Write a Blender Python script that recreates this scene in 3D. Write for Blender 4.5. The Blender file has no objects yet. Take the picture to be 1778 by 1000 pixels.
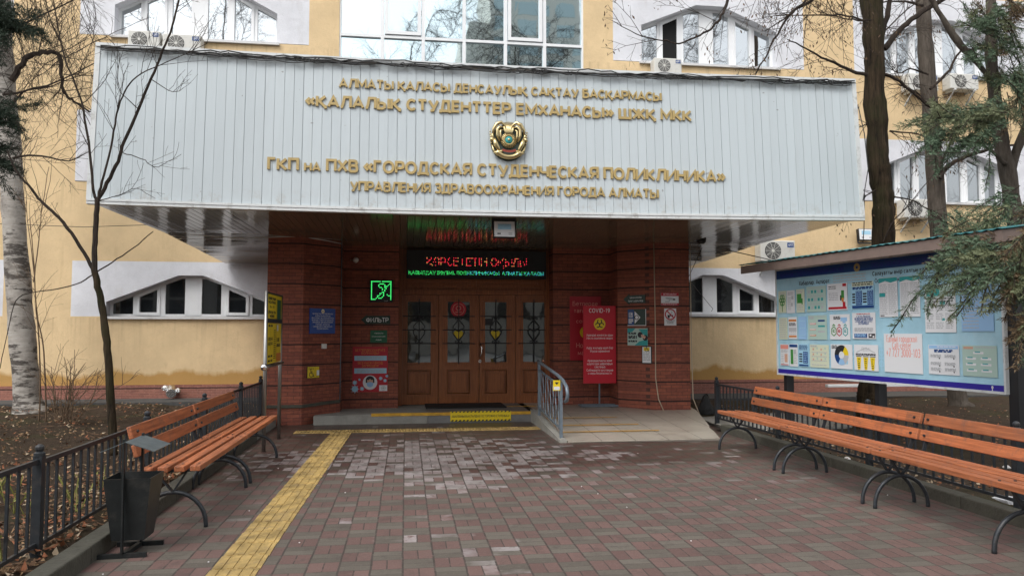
import bpy, math, random
from mathutils import Vector, Matrix
random.seed(11)
R = math.radians
S = bpy.context.scene
COL = S.collection

# ------------------------------------------------------------------ camera, sky, sun, exposure
F_PX, YAW, PITCH, EYE = 1330.0, R(7.88), R(3.2), 1.5
cd = bpy.data.cameras.new('camera'); cam = bpy.data.objects.new('camera', cd); COL.objects.link(cam)
cd.sensor_width = 36.0; cd.lens = 36.0 * F_PX / 1778.0; cd.clip_start = 0.05; cd.clip_end = 600
cam.location = (0, 0, EYE); cam.rotation_euler = (R(90) + PITCH, 0, -YAW)
S.camera = cam
SUN_EL, SUN_AZ = 52, 215          # high, behind the viewer and to the left, veiled by cloud
W = bpy.data.worlds.new('World'); S.world = W; W.use_nodes = True
nt = W.node_tree; bg = nt.nodes['Background']
sky = nt.nodes.new('ShaderNodeTexSky'); sky.sky_type = 'NISHITA'; sky.sun_disc = False
sky.sun_elevation = R(SUN_EL); sky.sun_rotation = R(SUN_AZ); sky.air_density = 1.0; sky.dust_density = 4.0; sky.altitude = 700
hs = nt.nodes.new('ShaderNodeHueSaturation'); hs.inputs['Saturation'].default_value = 0.14
nt.links.new(sky.outputs[0], hs.inputs['Color']); nt.links.new(hs.outputs[0], bg.inputs[0])
bg.inputs[1].default_value = 0.15
sl = bpy.data.lights.new('sun', 'SUN'); sl.energy = 0.7; sl.angle = R(25); sl.color = (1, .96, .9)
so = bpy.data.objects.new('sun', sl); COL.objects.link(so)
_az = R(SUN_AZ)
so.rotation_euler = Vector((math.sin(_az) * math.cos(R(SUN_EL)), math.cos(_az) * math.cos(R(SUN_EL)), math.sin(R(SUN_EL)))).to_track_quat('Z', 'Y').to_euler()
S.view_settings.view_transform = 'Standard'; S.view_settings.look = 'None'
S.view_settings.exposure = 0.98; S.view_settings.gamma = 1; S.view_settings.use_curve_mapping = False
S.cycles.max_bounces = 7; S.cycles.diffuse_bounces = 4; S.cycles.glossy_bounces = 4

# ------------------------------------------------------------------ measuring: pixel of the 1778x1000 photo -> point
_fw = Vector((math.sin(YAW) * math.cos(PITCH), math.cos(YAW) * math.cos(PITCH), math.sin(PITCH)))
_rt = Vector((math.cos(YAW), -math.sin(YAW), 0)); _up = _rt.cross(_fw)
EYEV = Vector((0, 0, EYE))
def ray(x, y): return _fw * F_PX + _rt * (x - 889) - _up * (y - 500)
def at(x, y, Y):
    d = ray(x, y); return EYEV + d * (Y / d.y)
def lerp(a, b, t): return a + (b - a) * t

class Fr:                                   # a local frame: u right, v up, n out of the surface
    def __init__(s, o, ex, ey, en=None):
        s.o = Vector(o); s.ex = Vector(ex).normalized(); s.ey = Vector(ey).normalized()
        s.en = Vector(en).normalized() if en else s.ex.cross(s.ey).normalized()
    def p(s, u, v, n=0): return s.o + s.ex * u + s.ey * v + s.en * n
    def hit(s, x, y):
        d = ray(x, y); t = (s.o - EYEV).dot(s.en) / d.dot(s.en); q = EYEV + d * t - s.o
        return q.dot(s.ex), q.dot(s.ey)
    def rect(s, x0, y0, x1, y1):            # top left and bottom right corners -> u0, v0, u1, v1
        a = s.hit(x0, y0); b = s.hit(x1, y1); return a[0], b[1], b[0], a[1]
    def sub(s, u, v, n=0): return Fr(s.p(u, v, n), s.ex, s.ey, s.en)
def facing(Y, z=0, x=0): return Fr((x, Y, z), (1, 0, 0), (0, 0, 1), (0, -1, 0))

# ------------------------------------------------------------------ mesh builder
def wloc(o):
    v = Vector((0, 0, 0))
    while o is not None: v += o.location; o = o.parent
    return v
class MB:
    def __init__(s): s.v = []; s.f = []; s.m = []
    def add(s, vs, fs, m=0):
        b = len(s.v); s.v += [tuple(q) for q in vs]; s.f += [[i + b for i in f] for f in fs]; s.m += [m] * len(fs); return s
    def box(s, x0, x1, y0, y1, z0, z1, m=0):
        v = [(x0, y0, z0), (x1, y0, z0), (x1, y1, z0), (x0, y1, z0), (x0, y0, z1), (x1, y0, z1), (x1, y1, z1), (x0, y1, z1)]
        return s.add(v, [(0, 3, 2, 1), (4, 5, 6, 7), (0, 1, 5, 4), (1, 2, 6, 5), (2, 3, 7, 6), (3, 0, 4, 7)], m)
    def fbox(s, F, u0, u1, v0, v1, n0, n1, m=0):
        q = [F.p(u, v, n) for n in (n0, n1) for (u, v) in ((u0, v0), (u1, v0), (u1, v1), (u0, v1))]
        return s.add(q, [(0, 3, 2, 1), (4, 5, 6, 7), (0, 1, 5, 4), (1, 2, 6, 5), (2, 3, 7, 6), (3, 0, 4, 7)], m)
    def bar(s, a, b, w, h=None, m=0, up=(0, 0, 1)):
        a = Vector(a); b = Vector(b); d = (b - a).normalized(); h = h or w
        u = Vector(up)
        if abs(d.dot(u)) > .98: u = Vector((1, 0, 0))
        x = d.cross(u).normalized() * (w / 2); y = x.cross(d).normalized() * (h / 2)
        q = [p + x * i + y * j for p in (a, b) for (i, j) in ((-1, -1), (1, -1), (1, 1), (-1, 1))]
        return s.add(q, [(3, 2, 1, 0), (4, 5, 6, 7), (0, 1, 5, 4), (1, 2, 6, 5), (2, 3, 7, 6), (3, 0, 4, 7)], m)
    def poly(s, F, pts, n0, n1, m=0):       # prism over a polygon (counter-clockwise in u,v)
        k = len(pts); q = [F.p(u, v, n0) for u, v in pts] + [F.p(u, v, n1) for u, v in pts]
        return s.add(q, [list(range(k, 2 * k)), list(range(k))[::-1]] + [(i, (i + 1) % k, (i + 1) % k + k, i + k) for i in range(k)], m)
    def quad(s, a, b, c, d, m=0): return s.add([a, b, c, d], [(0, 1, 2, 3)], m)
    def flat(s, F, u0, u1, v0, v1, n, m=0): return s.add([F.p(u0, v0, n), F.p(u1, v0, n), F.p(u1, v1, n), F.p(u0, v1, n)], [(0, 1, 2, 3)], m)
    def disc(s, F, u, v, r, n, m=0, k=20, ry=None):
        ry = ry or r
        return s.add([F.p(u + r * math.cos(2 * math.pi * i / k), v + ry * math.sin(2 * math.pi * i / k), n) for i in range(k)], [list(range(k))], m)
    def ring(s, F, u, v, r0, r1, n, m=0, k=24, a0=0, a1=360):
        q = []; full = a1 - a0 >= 360
        for i in range(k + (0 if full else 1)):
            a = R(a0 + (a1 - a0) * i / k)
            for r in (r0, r1): q.append(F.p(u + r * math.cos(a), v + r * math.sin(a), n))
        N = len(q) // 2
        return s.add(q, [(2 * i, 2 * i + 1, (2 * i + 3) % (2 * N), (2 * i + 2) % (2 * N)) for i in range(N if full else N - 1)], m)
    def tube(s, pts, rad, k=8, m=0, cap=True):
        pts = [Vector(p) for p in pts]; N = len(pts)
        if not isinstance(rad, (list, tuple)): rad = [rad] * N
        t0 = (pts[1] - pts[0]).normalized()
        n = t0.orthogonal().normalized(); base = len(s.v)
        for i, p in enumerate(pts):
            t = (pts[min(i + 1, N - 1)] - pts[max(i - 1, 0)])
            if t.length < 1e-9: t = t0
            t.normalize(); n = (n - t * n.dot(t))
            if n.length < 1e-6: n = t.orthogonal()
            n.normalize(); b = t.cross(n)
            for j in range(k):
                a = 2 * math.pi * j / k
                s.v.append(tuple(p + (n * math.cos(a) + b * math.sin(a)) * rad[i]))
        for i in range(N - 1):
            for j in range(k):
                s.f.append([base + i * k + j, base + i * k + (j + 1) % k, base + (i + 1) * k + (j + 1) % k, base + (i + 1) * k + j]); s.m.append(m)
        if cap:
            s.f.append([base + j for j in range(k)][::-1]); s.m.append(m)
            s.f.append([base + (N - 1) * k + j for j in range(k)]); s.m.append(m)
        return s
    def lathe(s, c, prof, k=20, m=0, axis='z'):
        c = Vector(c); b = len(s.v)
        for r, h in prof:
            for j in range(k):
                a = 2 * math.pi * j / k; x, y = r * math.cos(a), r * math.sin(a)
                s.v.append(tuple(c + (Vector((x, y, h)) if axis == 'z' else Vector((x, -h, y)))))
        for i in range(len(prof) - 1):
            for j in range(k):
                s.f.append([b + i * k + j, b + i * k + (j + 1) % k, b + (i + 1) * k + (j + 1) % k, b + (i + 1) * k + j]); s.m.append(m)
        s.f.append([b + (len(prof) - 1) * k + j for j in range(k)]); s.m.append(m)
        s.f.append([b + j for j in range(k)][::-1]); s.m.append(m)
        return s
    def build(s, name, mats, parent=None, smooth=False, bevel=0):
        me = bpy.data.meshes.new(name); L = wloc(parent) if parent else Vector((0, 0, 0))
        me.from_pydata([(x - L.x, y - L.y, z - L.z) for x, y, z in s.v], [], s.f)
        mats = mats if isinstance(mats, (list, tuple)) else [mats]
        for mm in mats: me.materials.append(mm)
        if len(mats) > 1: me.polygons.foreach_set('material_index', s.m)
        if smooth: me.polygons.foreach_set('use_smooth', [True] * len(me.polygons))
        me.update()
        o = bpy.data.objects.new(name, me); COL.objects.link(o)
        if parent: o.parent = parent
        if bevel:
            b = o.modifiers.new('bevel', 'BEVEL'); b.width = bevel; b.segments = 2; b.limit_method = 'ANGLE'
        return o

def rough_bark(o, amt=.012, sc=9):
    from mathutils import noise as mn
    me = o.data
    for v in me.vertices:
        p = v.co * sc; v.co += v.normal * (mn.noise(Vector((p.x, p.y, p.z * .35))) * amt + mn.noise(p * .25) * amt * 1.5)
def tag(o, label, cat, group=None):
    o['label'] = label; o['category'] = cat
    if group: o['group'] = group
    return o
def thing(name, label, cat, loc=(0, 0, 0), group=None):
    o = bpy.data.objects.new(name, None); COL.objects.link(o); o.location = loc; o.empty_display_size = .2
    return tag(o, label, cat, group)
def struct(o): o['kind'] = 'structure'; return o
def dup(root, loc, label):
    r = root.copy(); COL.objects.link(r); r.location = loc; r['label'] = label
    for ch in list(root.children):
        c = ch.copy(); COL.objects.link(c); c.parent = r
        for g in list(ch.children):
            d = g.copy(); COL.objects.link(d); d.parent = c
    return r

# ------------------------------------------------------------------ materials
def nodes(name):
    m = bpy.data.materials.new(name); m.use_nodes = True; t = m.node_tree
    return m, t, t.nodes['Principled BSDF']
def MAT(name, col, rough=.6, metal=0, noise=0, scale=6, bump=0, bscale=40, spec=.5, emit=None, estr=0, dirt=None, dscale=3, damt=.5, coat=0, stretch=(1, 1, 1)):
    m, t, b = nodes(name); N = t.nodes; L = t.links
    b.inputs['Roughness'].default_value = rough; b.inputs['Metallic'].default_value = metal
    b.inputs['Specular IOR Level'].default_value = spec; b.inputs['Coat Weight'].default_value = coat
    c = (*col, 1); b.inputs['Base Color'].default_value = c
    if emit:
        b.inputs['Emission Color'].default_value = (*emit, 1); b.inputs['Emission Strength'].default_value = estr
    if noise or bump or dirt:
        tc = N.new('ShaderNodeTexCoord'); mp = N.new('ShaderNodeMapping'); mp.inputs['Scale'].default_value = stretch
        L.new(tc.outputs['Object'], mp.inputs[0])
    src = None
    if noise:
        n = N.new('ShaderNodeTexNoise'); n.inputs['Scale'].default_value = scale; n.inputs['Detail'].default_value = 6; n.inputs['Roughness'].default_value = .65
        L.new(mp.outputs[0], n.inputs['Vector'])
        r = N.new('ShaderNodeMapRange'); r.inputs[1].default_value = .3; r.inputs[2].default_value = .7; r.inputs[3].default_value = 1 - noise; r.inputs[4].default_value = 1 + noise * .6
        L.new(n.outputs['Fac'], r.inputs[0])
        mx = N.new('ShaderNodeMix'); mx.data_type = 'RGBA'; mx.blend_type = 'MULTIPLY'; mx.inputs[0].default_value = 1; mx.inputs[6].default_value = c
        L.new(r.outputs[0], mx.inputs[7]); src = mx.outputs[2]
    if dirt:
        n = N.new('ShaderNodeTexNoise'); n.inputs['Scale'].default_value = dscale; n.inputs['Detail'].default_value = 8; n.inputs['Roughness'].default_value = .7
        L.new(mp.outputs[0], n.inputs['Vector'])
        r = N.new('ShaderNodeMapRange'); r.inputs[1].default_value = .52; r.inputs[2].default_value = .72; r.inputs[4].default_value = damt
        L.new(n.outputs['Fac'], r.inputs[0])
        mx = N.new('ShaderNodeMix'); mx.data_type = 'RGBA'; L.new(r.outputs[0], mx.inputs[0]); mx.inputs[7].default_value = (*dirt, 1)
        if src: L.new(src, mx.inputs[6])
        else: mx.inputs[6].default_value = c
        src = mx.outputs[2]
    if src: L.new(src, b.inputs['Base Color'])
    if bump:
        n = N.new('ShaderNodeTexNoise'); n.inputs['Scale'].default_value = bscale; n.inputs['Detail'].default_value = 5
        L.new(mp.outputs[0], n.inputs['Vector'])
        bp = N.new('ShaderNodeBump'); bp.inputs['Strength'].default_value = bump; bp.inputs['Distance'].default_value = .02
        L.new(n.outputs['Fac'], bp.inputs['Height']); L.new(bp.outputs[0], b.inputs['Normal'])
    return m
class G:                                     # tiny node-graph helper
    def __init__(s, t): s.t = t; s.N = t.nodes; s.L = t.links
    def math(s, op, a, b=None, c=None):
        n = s.N.new('ShaderNodeMath'); n.operation = op
        for i, x in enumerate((a, b, c)):
            if x is None: continue
            if isinstance(x, (int, float)): n.inputs[i].default_value = x
            else: s.L.new(x, n.inputs[i])
        return n.outputs[0]
    def mix(s, f, a, b, blend='MIX'):
        n = s.N.new('ShaderNodeMix'); n.data_type = 'RGBA'; n.blend_type = blend
        for i, x in ((0, f), (6, a), (7, b)):
            if isinstance(x, (int, float)): n.inputs[i].default_value = x
            elif isinstance(x, tuple): n.inputs[i].default_value = (*x, 1)
            else: s.L.new(x, n.inputs[i])
        return n.outputs[2]
    def rng(s, x, a, b, c=0, d=1):
        n = s.N.new('ShaderNodeMapRange'); s.L.new(x, n.inputs[0])
        for i, q in enumerate((a, b, c, d)): n.inputs[i + 1].default_value = q
        return n.outputs[0]
    def noise(s, vec, sc, det=5, rough=.6, out='Fac'):
        n = s.N.new('ShaderNodeTexNoise'); n.inputs['Scale'].default_value = sc; n.inputs['Detail'].default_value = det; n.inputs['Roughness'].default_value = rough
        s.L.new(vec, n.inputs['Vector']); return n.outputs[out]
    def comb(s, x, y, z=0.0):
        n = s.N.new('ShaderNodeCombineXYZ')
        for i, q in enumerate((x, y, z)):
            if isinstance(q, (int, float)): n.inputs[i].default_value = q
            else: s.L.new(q, n.inputs[i])
        return n.outputs[0]
    def white(s, vec):
        n = s.N.new('ShaderNodeTexWhiteNoise'); n.noise_dimensions = '3D'; s.L.new(vec, n.inputs['Vector']); return n.outputs['Value']
    def pos(s):
        n = s.N.new('ShaderNodeNewGeometry'); x = s.N.new('ShaderNodeSeparateXYZ'); s.L.new(n.outputs['Position'], x.inputs[0])
        return n.outputs['Position'], x.outputs[0], x.outputs[1], x.outputs[2]
    def bump(s, h, st, dist=.01):
        n = s.N.new('ShaderNodeBump'); n.inputs['Strength'].default_value = st; n.inputs['Distance'].default_value = dist
        s.L.new(h, n.inputs['Height']); return n.outputs[0]

def mat_pavers():                            # basket weave: pairs of red bricks beside pairs of grey ones
    m, t, b = nodes('block_paving'); g = G(t); P, x, y, z = g.pos()
    wob = g.noise(P, 2.3, 4); y2 = g.math('ADD', y, g.math('MULTIPLY', wob, .03)); x = g.math('ADD', x, g.math('MULTIPLY', g.noise(g.comb(y, x, 3.), 2.1, 4), .018))
    c = .2; cx = g.math('DIVIDE', x, c); cy = g.math('DIVIDE', y2, c)
    ix = g.math('FLOOR', cx); iy = g.math('FLOOR', cy); fx = g.math('FRACT', cx); fy = g.math('FRACT', cy)
    par = g.math('MODULO', g.math('ABSOLUTE', g.math('ADD', ix, iy)), 2.0)
    red = g.math('LESS_THAN', par, .5)
    sx = g.math('GREATER_THAN', fx, .5); sy = g.math('GREATER_THAN', fy, .5)
    half = g.math('ADD', g.math('MULTIPLY', red, sx), g.math('MULTIPLY', g.math('SUBTRACT', 1.0, red), sy))
    rid = g.white(g.comb(ix, iy, half)); rid2 = g.white(g.comb(iy, ix, g.math('ADD', half, 7.3)))
    def edge(f, w): return g.math('LESS_THAN', g.math('MINIMUM', f, g.math('SUBTRACT', 1.0, f)), w)
    def mid(f, w): return g.math('LESS_THAN', g.math('ABSOLUTE', g.math('SUBTRACT', f, .5)), w)
    j = g.math('MAXIMUM', edge(fx, .032), edge(fy, .014))
    j2 = g.math('ADD', g.math('MULTIPLY', red, mid(fx, .022)), g.math('MULTIPLY', g.math('SUBTRACT', 1.0, red), mid(fy, .012)))
    joint = g.math('MULTIPLY', g.math('MINIMUM', g.math('MAXIMUM', j, j2), 1.0), g.rng(g.noise(P, 11, 4, .7), .36, .5, .25, 1.0))
    rc = g.mix(rid, (.138, .080, .070), (.180, .108, .094)); gc = g.mix(rid, (.112, .096, .078), (.152, .134, .110))
    col = g.mix(red, gc, rc)
    gr = g.noise(P, 90, 3, .7); col = g.mix(.8, col, g.mix(gr, (.55, .55, .55), (1.35, 1.35, 1.35)), 'MULTIPLY')
    big = g.noise(P, .9, 6, .65); col = g.mix(g.rng(big, .35, .7, 0, .6), col, g.mix(.5, col, (.06, .048, .04)))
    st = g.noise(P, 5, 6, .75); col = g.mix(g.rng(st, .52, .72, 0, .6), col, (.062, .05, .043)); fine = g.noise(P, 38, 5, .8); col = g.mix(g.rng(fine, .55, .72, 0, .45), col, (.2, .175, .16))
    col = g.mix(joint, col, g.mix(g.noise(P, 6, 4), (.04, .03, .025), (.085, .07, .06)))
    # damp dark stretch in front of the steps, with its sheen painted as pale colour on single bricks
    dy = g.math('ABSOLUTE', g.math('SUBTRACT', y, 9.6)); dx = g.math('ABSOLUTE', g.math('SUBTRACT', x, .2))
    zone = g.math('ADD', g.rng(dy, .7, 2.6, .5, -.5), g.rng(dx, 2.0, 4.2, .1, -.25))
    damp = g.rng(g.math('ADD', g.noise(P, .7, 4), zone), .55, .85); damp = g.math('MAXIMUM', damp, g.rng(y, 10.2, 10.8))
    col = g.mix(g.math('MULTIPLY', damp, .55), col, g.mix(1.0, col, (.42, .36, .33), 'MULTIPLY'))
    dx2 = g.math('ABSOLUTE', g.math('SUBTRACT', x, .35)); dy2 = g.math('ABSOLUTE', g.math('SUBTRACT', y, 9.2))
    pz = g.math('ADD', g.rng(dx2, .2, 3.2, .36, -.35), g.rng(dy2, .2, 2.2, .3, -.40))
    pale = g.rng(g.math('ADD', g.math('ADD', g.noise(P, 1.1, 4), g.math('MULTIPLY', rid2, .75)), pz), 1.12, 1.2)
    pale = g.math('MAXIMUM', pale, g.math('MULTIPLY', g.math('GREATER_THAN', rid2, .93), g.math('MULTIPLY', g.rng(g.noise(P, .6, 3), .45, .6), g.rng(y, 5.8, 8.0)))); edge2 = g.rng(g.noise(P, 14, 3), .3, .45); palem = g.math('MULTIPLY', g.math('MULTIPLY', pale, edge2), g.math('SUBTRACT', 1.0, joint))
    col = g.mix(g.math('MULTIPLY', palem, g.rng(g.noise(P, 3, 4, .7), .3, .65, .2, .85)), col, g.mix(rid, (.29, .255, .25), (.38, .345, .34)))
    t.links.new(col, b.inputs['Base Color'])
    t.links.new(g.rng(damp, 0, 1, .75, .38), b.inputs['Roughness'])
    b.inputs['Specular IOR Level'].default_value = .4
    h = g.math('ADD', g.math('SUBTRACT', 1.0, joint), g.math('MULTIPLY', gr, .25))
    h = g.math('ADD', h, g.math('MULTIPLY', rid, .25))
    t.links.new(g.bump(h, .5, .006), b.inputs['Normal'])
    return m
def mat_brick(name, c1, c2, mortar, panel, rowh=.058, dark=.5, rough=.75, axisx=True):   # small split-face brick tiles in dark-jointed courses
    m, t, b = nodes(name); g = G(t); P, x, y, z = g.pos()
    h = g.math('ADD', x, g.math('MULTIPLY', y, .83))
    bt = g.N.new('ShaderNodeTexBrick'); g.L.new(g.comb(h, z), bt.inputs['Vector'])
    bt.inputs['Scale'].default_value = 1; bt.inputs['Brick Width'].default_value = .19; bt.inputs['Row Height'].default_value = rowh; bt.inputs['Mortar Size'].default_value = .004
    bt.inputs['Color1'].default_value = (*c1, 1); bt.inputs['Color2'].default_value = (*c2, 1); bt.inputs['Mortar'].default_value = (*mortar, 1); bt.inputs['Mortar Smooth'].default_value = .3
    n = g.noise(P, 14, 6, .75); col = g.mix(.9, bt.outputs['Color'], g.mix(n, (.35, .33, .32), (1.65, 1.62, 1.6)), 'MULTIPLY')
    n2 = g.noise(g.comb(g.math('MULTIPLY', h, 8.), g.math('MULTIPLY', z, 45.), 0), 1.0, 3); col = g.mix(.6, col, g.mix(n2, (.6, .6, .6), (1.4, 1.4, 1.4)), 'MULTIPLY')
    wob = g.math('MULTIPLY', g.math('SUBTRACT', g.noise(P, 3, 3), .5), .02)
    fz = g.math('FRACT', g.math('DIVIDE', g.math('ADD', g.math('ADD', z, wob), .02), panel)); d = g.math('LESS_THAN', g.math('MINIMUM', fz, g.math('SUBTRACT', 1.0, fz)), .035)
    col = g.mix(g.math('MULTIPLY', d, .9), col, (.012, .007, .006))
    g.L.new(col, b.inputs['Base Color']); b.inputs['Roughness'].default_value = rough
    hh = g.math('ADD', g.math('MULTIPLY', bt.outputs['Fac'], -1.0), g.math('ADD', n, g.math('MULTIPLY', d, -2.0)))
    g.L.new(g.bump(hh, .5, .008), b.inputs['Normal'])
    return m
def mat_stucco(name, col, stain, dampz=None, patch=None):
    m, t, b = nodes(name); g = G(t); P, x, y, z = g.pos()
    n = g.noise(P, 1.1, 6, .6); c = g.mix(g.rng(n, .3, .7), tuple(q * .86 for q in col), tuple(min(1, q * 1.07) for q in col)); c = g.mix(g.rng(g.noise(P, 3.3, 7, .75), .5, .66, 0, .3), c, tuple(q * .8 for q in col)); vo = g.N.new('ShaderNodeTexVoronoi'); vo.feature = 'DISTANCE_TO_EDGE'; vo.inputs['Scale'].default_value = .55; g.L.new(g.noise(P, 1.4, 6, .7, 'Color'), vo.inputs['Vector']); vo.inputs['Scale'].default_value = 3.0; c = g.mix(g.math('MULTIPLY', g.math('LESS_THAN', vo.outputs['Distance'], .006), .35), c, stain)
    sv = g.comb(g.math('MULTIPLY', x, 3.0), g.math('MULTIPLY', z, .6), 0); s = g.noise(sv, 1.2, 6, .7)
    c = g.mix(g.rng(s, .56, .75, 0, .45), c, stain)
    for zs in (1.78, 4.58, 7.68):
        dz = g.math('SUBTRACT', zs, z); dr = g.math('MULTIPLY', g.rng(dz, 0, .9, 1, 0), g.math('GREATER_THAN', dz, 0.0)); sk = g.rng(g.noise(g.comb(g.math('MULTIPLY', x, 9.), 0., g.math('MULTIPLY', z, .35)), 1.0, 5, .7), .5, .68); c = g.mix(g.math('MULTIPLY', g.math('MULTIPLY', dr, sk), .45), c, tuple(q * .75 for q in stain))
    sp = g.noise(P, 9, 7, .8); c = g.mix(g.rng(sp, .66, .75, 0, .35), c, stain)
    if dampz:
        e = g.noise(g.comb(g.math('MULTIPLY', x, .8), 0., 0), 1.0, 5, .6)
        lim = g.math('ADD', dampz, g.math('MULTIPLY', g.math('SUBTRACT', e, .5), .75))
        lim = g.math('ADD', lim, g.math('MULTIPLY', g.math('SUBTRACT', g.noise(P, 6, 4), .5), .12))
        dm = g.rng(g.math('SUBTRACT', z, lim), 0.06, -.04, 0, .8); c = g.mix(dm, c, (.42, .22, .045))
    g.L.new(c, b.inputs['Base Color']); b.inputs['Roughness'].default_value = .9; b.inputs['Specular IOR Level'].default_value = .2
    g.L.new(g.bump(g.math('ADD', g.noise(P, 55, 4), g.math('MULTIPLY', g.noise(P, 4, 3), 2.0)), .5, .014), b.inputs['Normal'])
    return m
def mat_glass(name, refl, tint=(.93, .98, 1), dark=(.012, .014, .016), wave=.0, rough=.02):
    m, t, b = nodes(name); g = G(t)
    b.inputs['Base Color'].default_value = (*dark, 1); b.inputs['Roughness'].default_value = .05
    gl = g.N.new('ShaderNodeBsdfGlossy'); gl.inputs['Color'].default_value = (*tint, 1); gl.inputs['Roughness'].default_value = rough
    if wave:
        P, x, y, z = g.pos(); n = g.bump(g.noise(P, 1.7, 2, .4), wave, .02); g.L.new(n, gl.inputs['Normal'])
    fr = g.N.new('ShaderNodeFresnel'); fr.inputs[0].default_value = 1.5
    fac = g.math('MAXIMUM', fr.outputs[0], refl)
    ms = g.N.new('ShaderNodeMixShader'); g.L.new(fac, ms.inputs[0]); g.L.new(b.outputs[0], ms.inputs[1]); g.L.new(gl.outputs[0], ms.inputs[2])
    g.L.new(ms.outputs[0], g.N['Material Output'].inputs[0])
    return m
def mat_bark(name, c1, c2, sc=18, st=(1, 1, .16), bump=.9, moss=None):
    m, t, b = nodes(name); g = G(t); tc = g.N.new('ShaderNodeTexCoord'); mp = g.N.new('ShaderNodeMapping'); mp.inputs['Scale'].default_value = st
    g.L.new(tc.outputs['Object'], mp.inputs[0]); v = mp.outputs[0]
    n = g.noise(v, sc, 6, .7); c = g.mix(g.rng(n, .32, .68), c1, c2)
    if moss: c = g.mix(g.rng(g.noise(tc.outputs['Object'], 2.5, 5, .7), .45, .65, 0, .6), c, moss)
    g.L.new(c, b.inputs['Base Color']); b.inputs['Roughness'].default_value = .92; b.inputs['Specular IOR Level'].default_value = .2
    g.L.new(g.bump(n, bump, .03), b.inputs['Normal'])
    return m
def mat_birch():
    m, t, b = nodes('birch_bark'); g = G(t); P, x, y, z = g.pos()
    v = g.comb(g.math('MULTIPLY', x, 1.5), g.math('MULTIPLY', y, 1.5), g.math('MULTIPLY', z, 7.))
    n = g.noise(v, 1.7, 6, .75); n0 = g.noise(g.comb(x, y, g.math('MULTIPLY', z, 1.6)), 1.5, 3); low = g.rng(z, .1, 1.2, .06, 0.0)
    k = g.rng(g.math('ADD', g.math('ADD', n, low), g.math('MULTIPLY', g.math('SUBTRACT', n0, .5), .5)), .54, .60)
    w = g.noise(g.comb(g.math('MULTIPLY', x, 2.), y, g.math('MULTIPLY', z, 12.)), 2.2, 4)
    c = g.mix(w, (.22, .195, .165), (.50, .47, .43)); c = g.mix(g.rng(g.noise(P, 2.2, 5, .7), .5, .68, 0, .7), c, (.12, .10, .085)); c = g.mix(k, c, g.mix(g.noise(P, 20, 4), (.03, .026, .022), (.13, .11, .095)))
    g.L.new(c, b.inputs['Base Color']); b.inputs['Roughness'].default_value = .85
    g.L.new(g.bump(g.math('ADD', g.math('MULTIPLY', k, -.6), w), .6, .02), b.inputs['Normal'])
    return m
def mat_soil(name, a, bcol, leafy):
    m, t, b = nodes(name); g = G(t); P, x, y, z = g.pos()
    c = g.mix(g.rng(g.noise(P, 7, 8, .8), .3, .7), a, bcol); c = g.mix(g.rng(g.noise(P, 35, 4, .7), .6, .72, 0, leafy), c, (.16, .11, .06))
    c = g.mix(g.rng(g.noise(P, 1.1, 4), .52, .68, 0, .5), c, (.055, .06, .025))
    g.L.new(c, b.inputs['Base Color']); b.inputs['Roughness'].default_value = .95; b.inputs['Specular IOR Level'].default_value = .15
    g.L.new(g.bump(g.math('ADD', g.noise(P, 25, 6, .8), g.noise(P, 90, 2)), .8, .04), b.inputs['Normal'])
    return m
def mat_fascia():
    m, t, b = nodes('pale_metal_cladding'); g = G(t); P, x, y, z = g.pos()
    base = (.505, .56, .585); sid = g.white(g.comb(g.math('FLOOR', g.math('DIVIDE', x, .1185)), 0., 0.)); c = g.mix(sid, tuple(q * .975 for q in base), tuple(q * 1.02 for q in base))
    s = g.noise(g.comb(g.math('MULTIPLY', x, 7.), 0., g.math('MULTIPLY', z, .7)), 1.0, 6, .7)
    c = g.mix(g.rng(s, .55, .75, 0, .25), c, (.42, .43, .42))
    top = g.math('MULTIPLY', g.rng(z, 4.83, 5.02), g.rng(g.noise(P, 9, 6, .8), .42, .6)); c = g.mix(g.math('MULTIPLY', top, .75), c, (.19, .19, .18))
    bot = g.math('MULTIPLY', g.rng(z, 3.3, 3.08), g.rng(g.noise(P, 7, 6, .8), .5, .66)); c = g.mix(g.math('MULTIPLY', bot, .6), c, (.33, .29, .24))
    spk = g.noise(P, 12, 3, .5); c = g.mix(g.rng(spk, .73, .76, 0, .7), c, (.2, .19, .18))
    g.L.new(c, b.inputs['Base Color']); b.inputs['Roughness'].default_value = .38; b.inputs['Specular IOR Level'].default_value = .45
    g.L.new(g.bump(g.noise(g.comb(g.math('MULTIPLY', x, 4.), 0., g.math('MULTIPLY', z, 1.)), 1.0, 3), .12, .02), b.inputs['Normal'])
    return m
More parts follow.
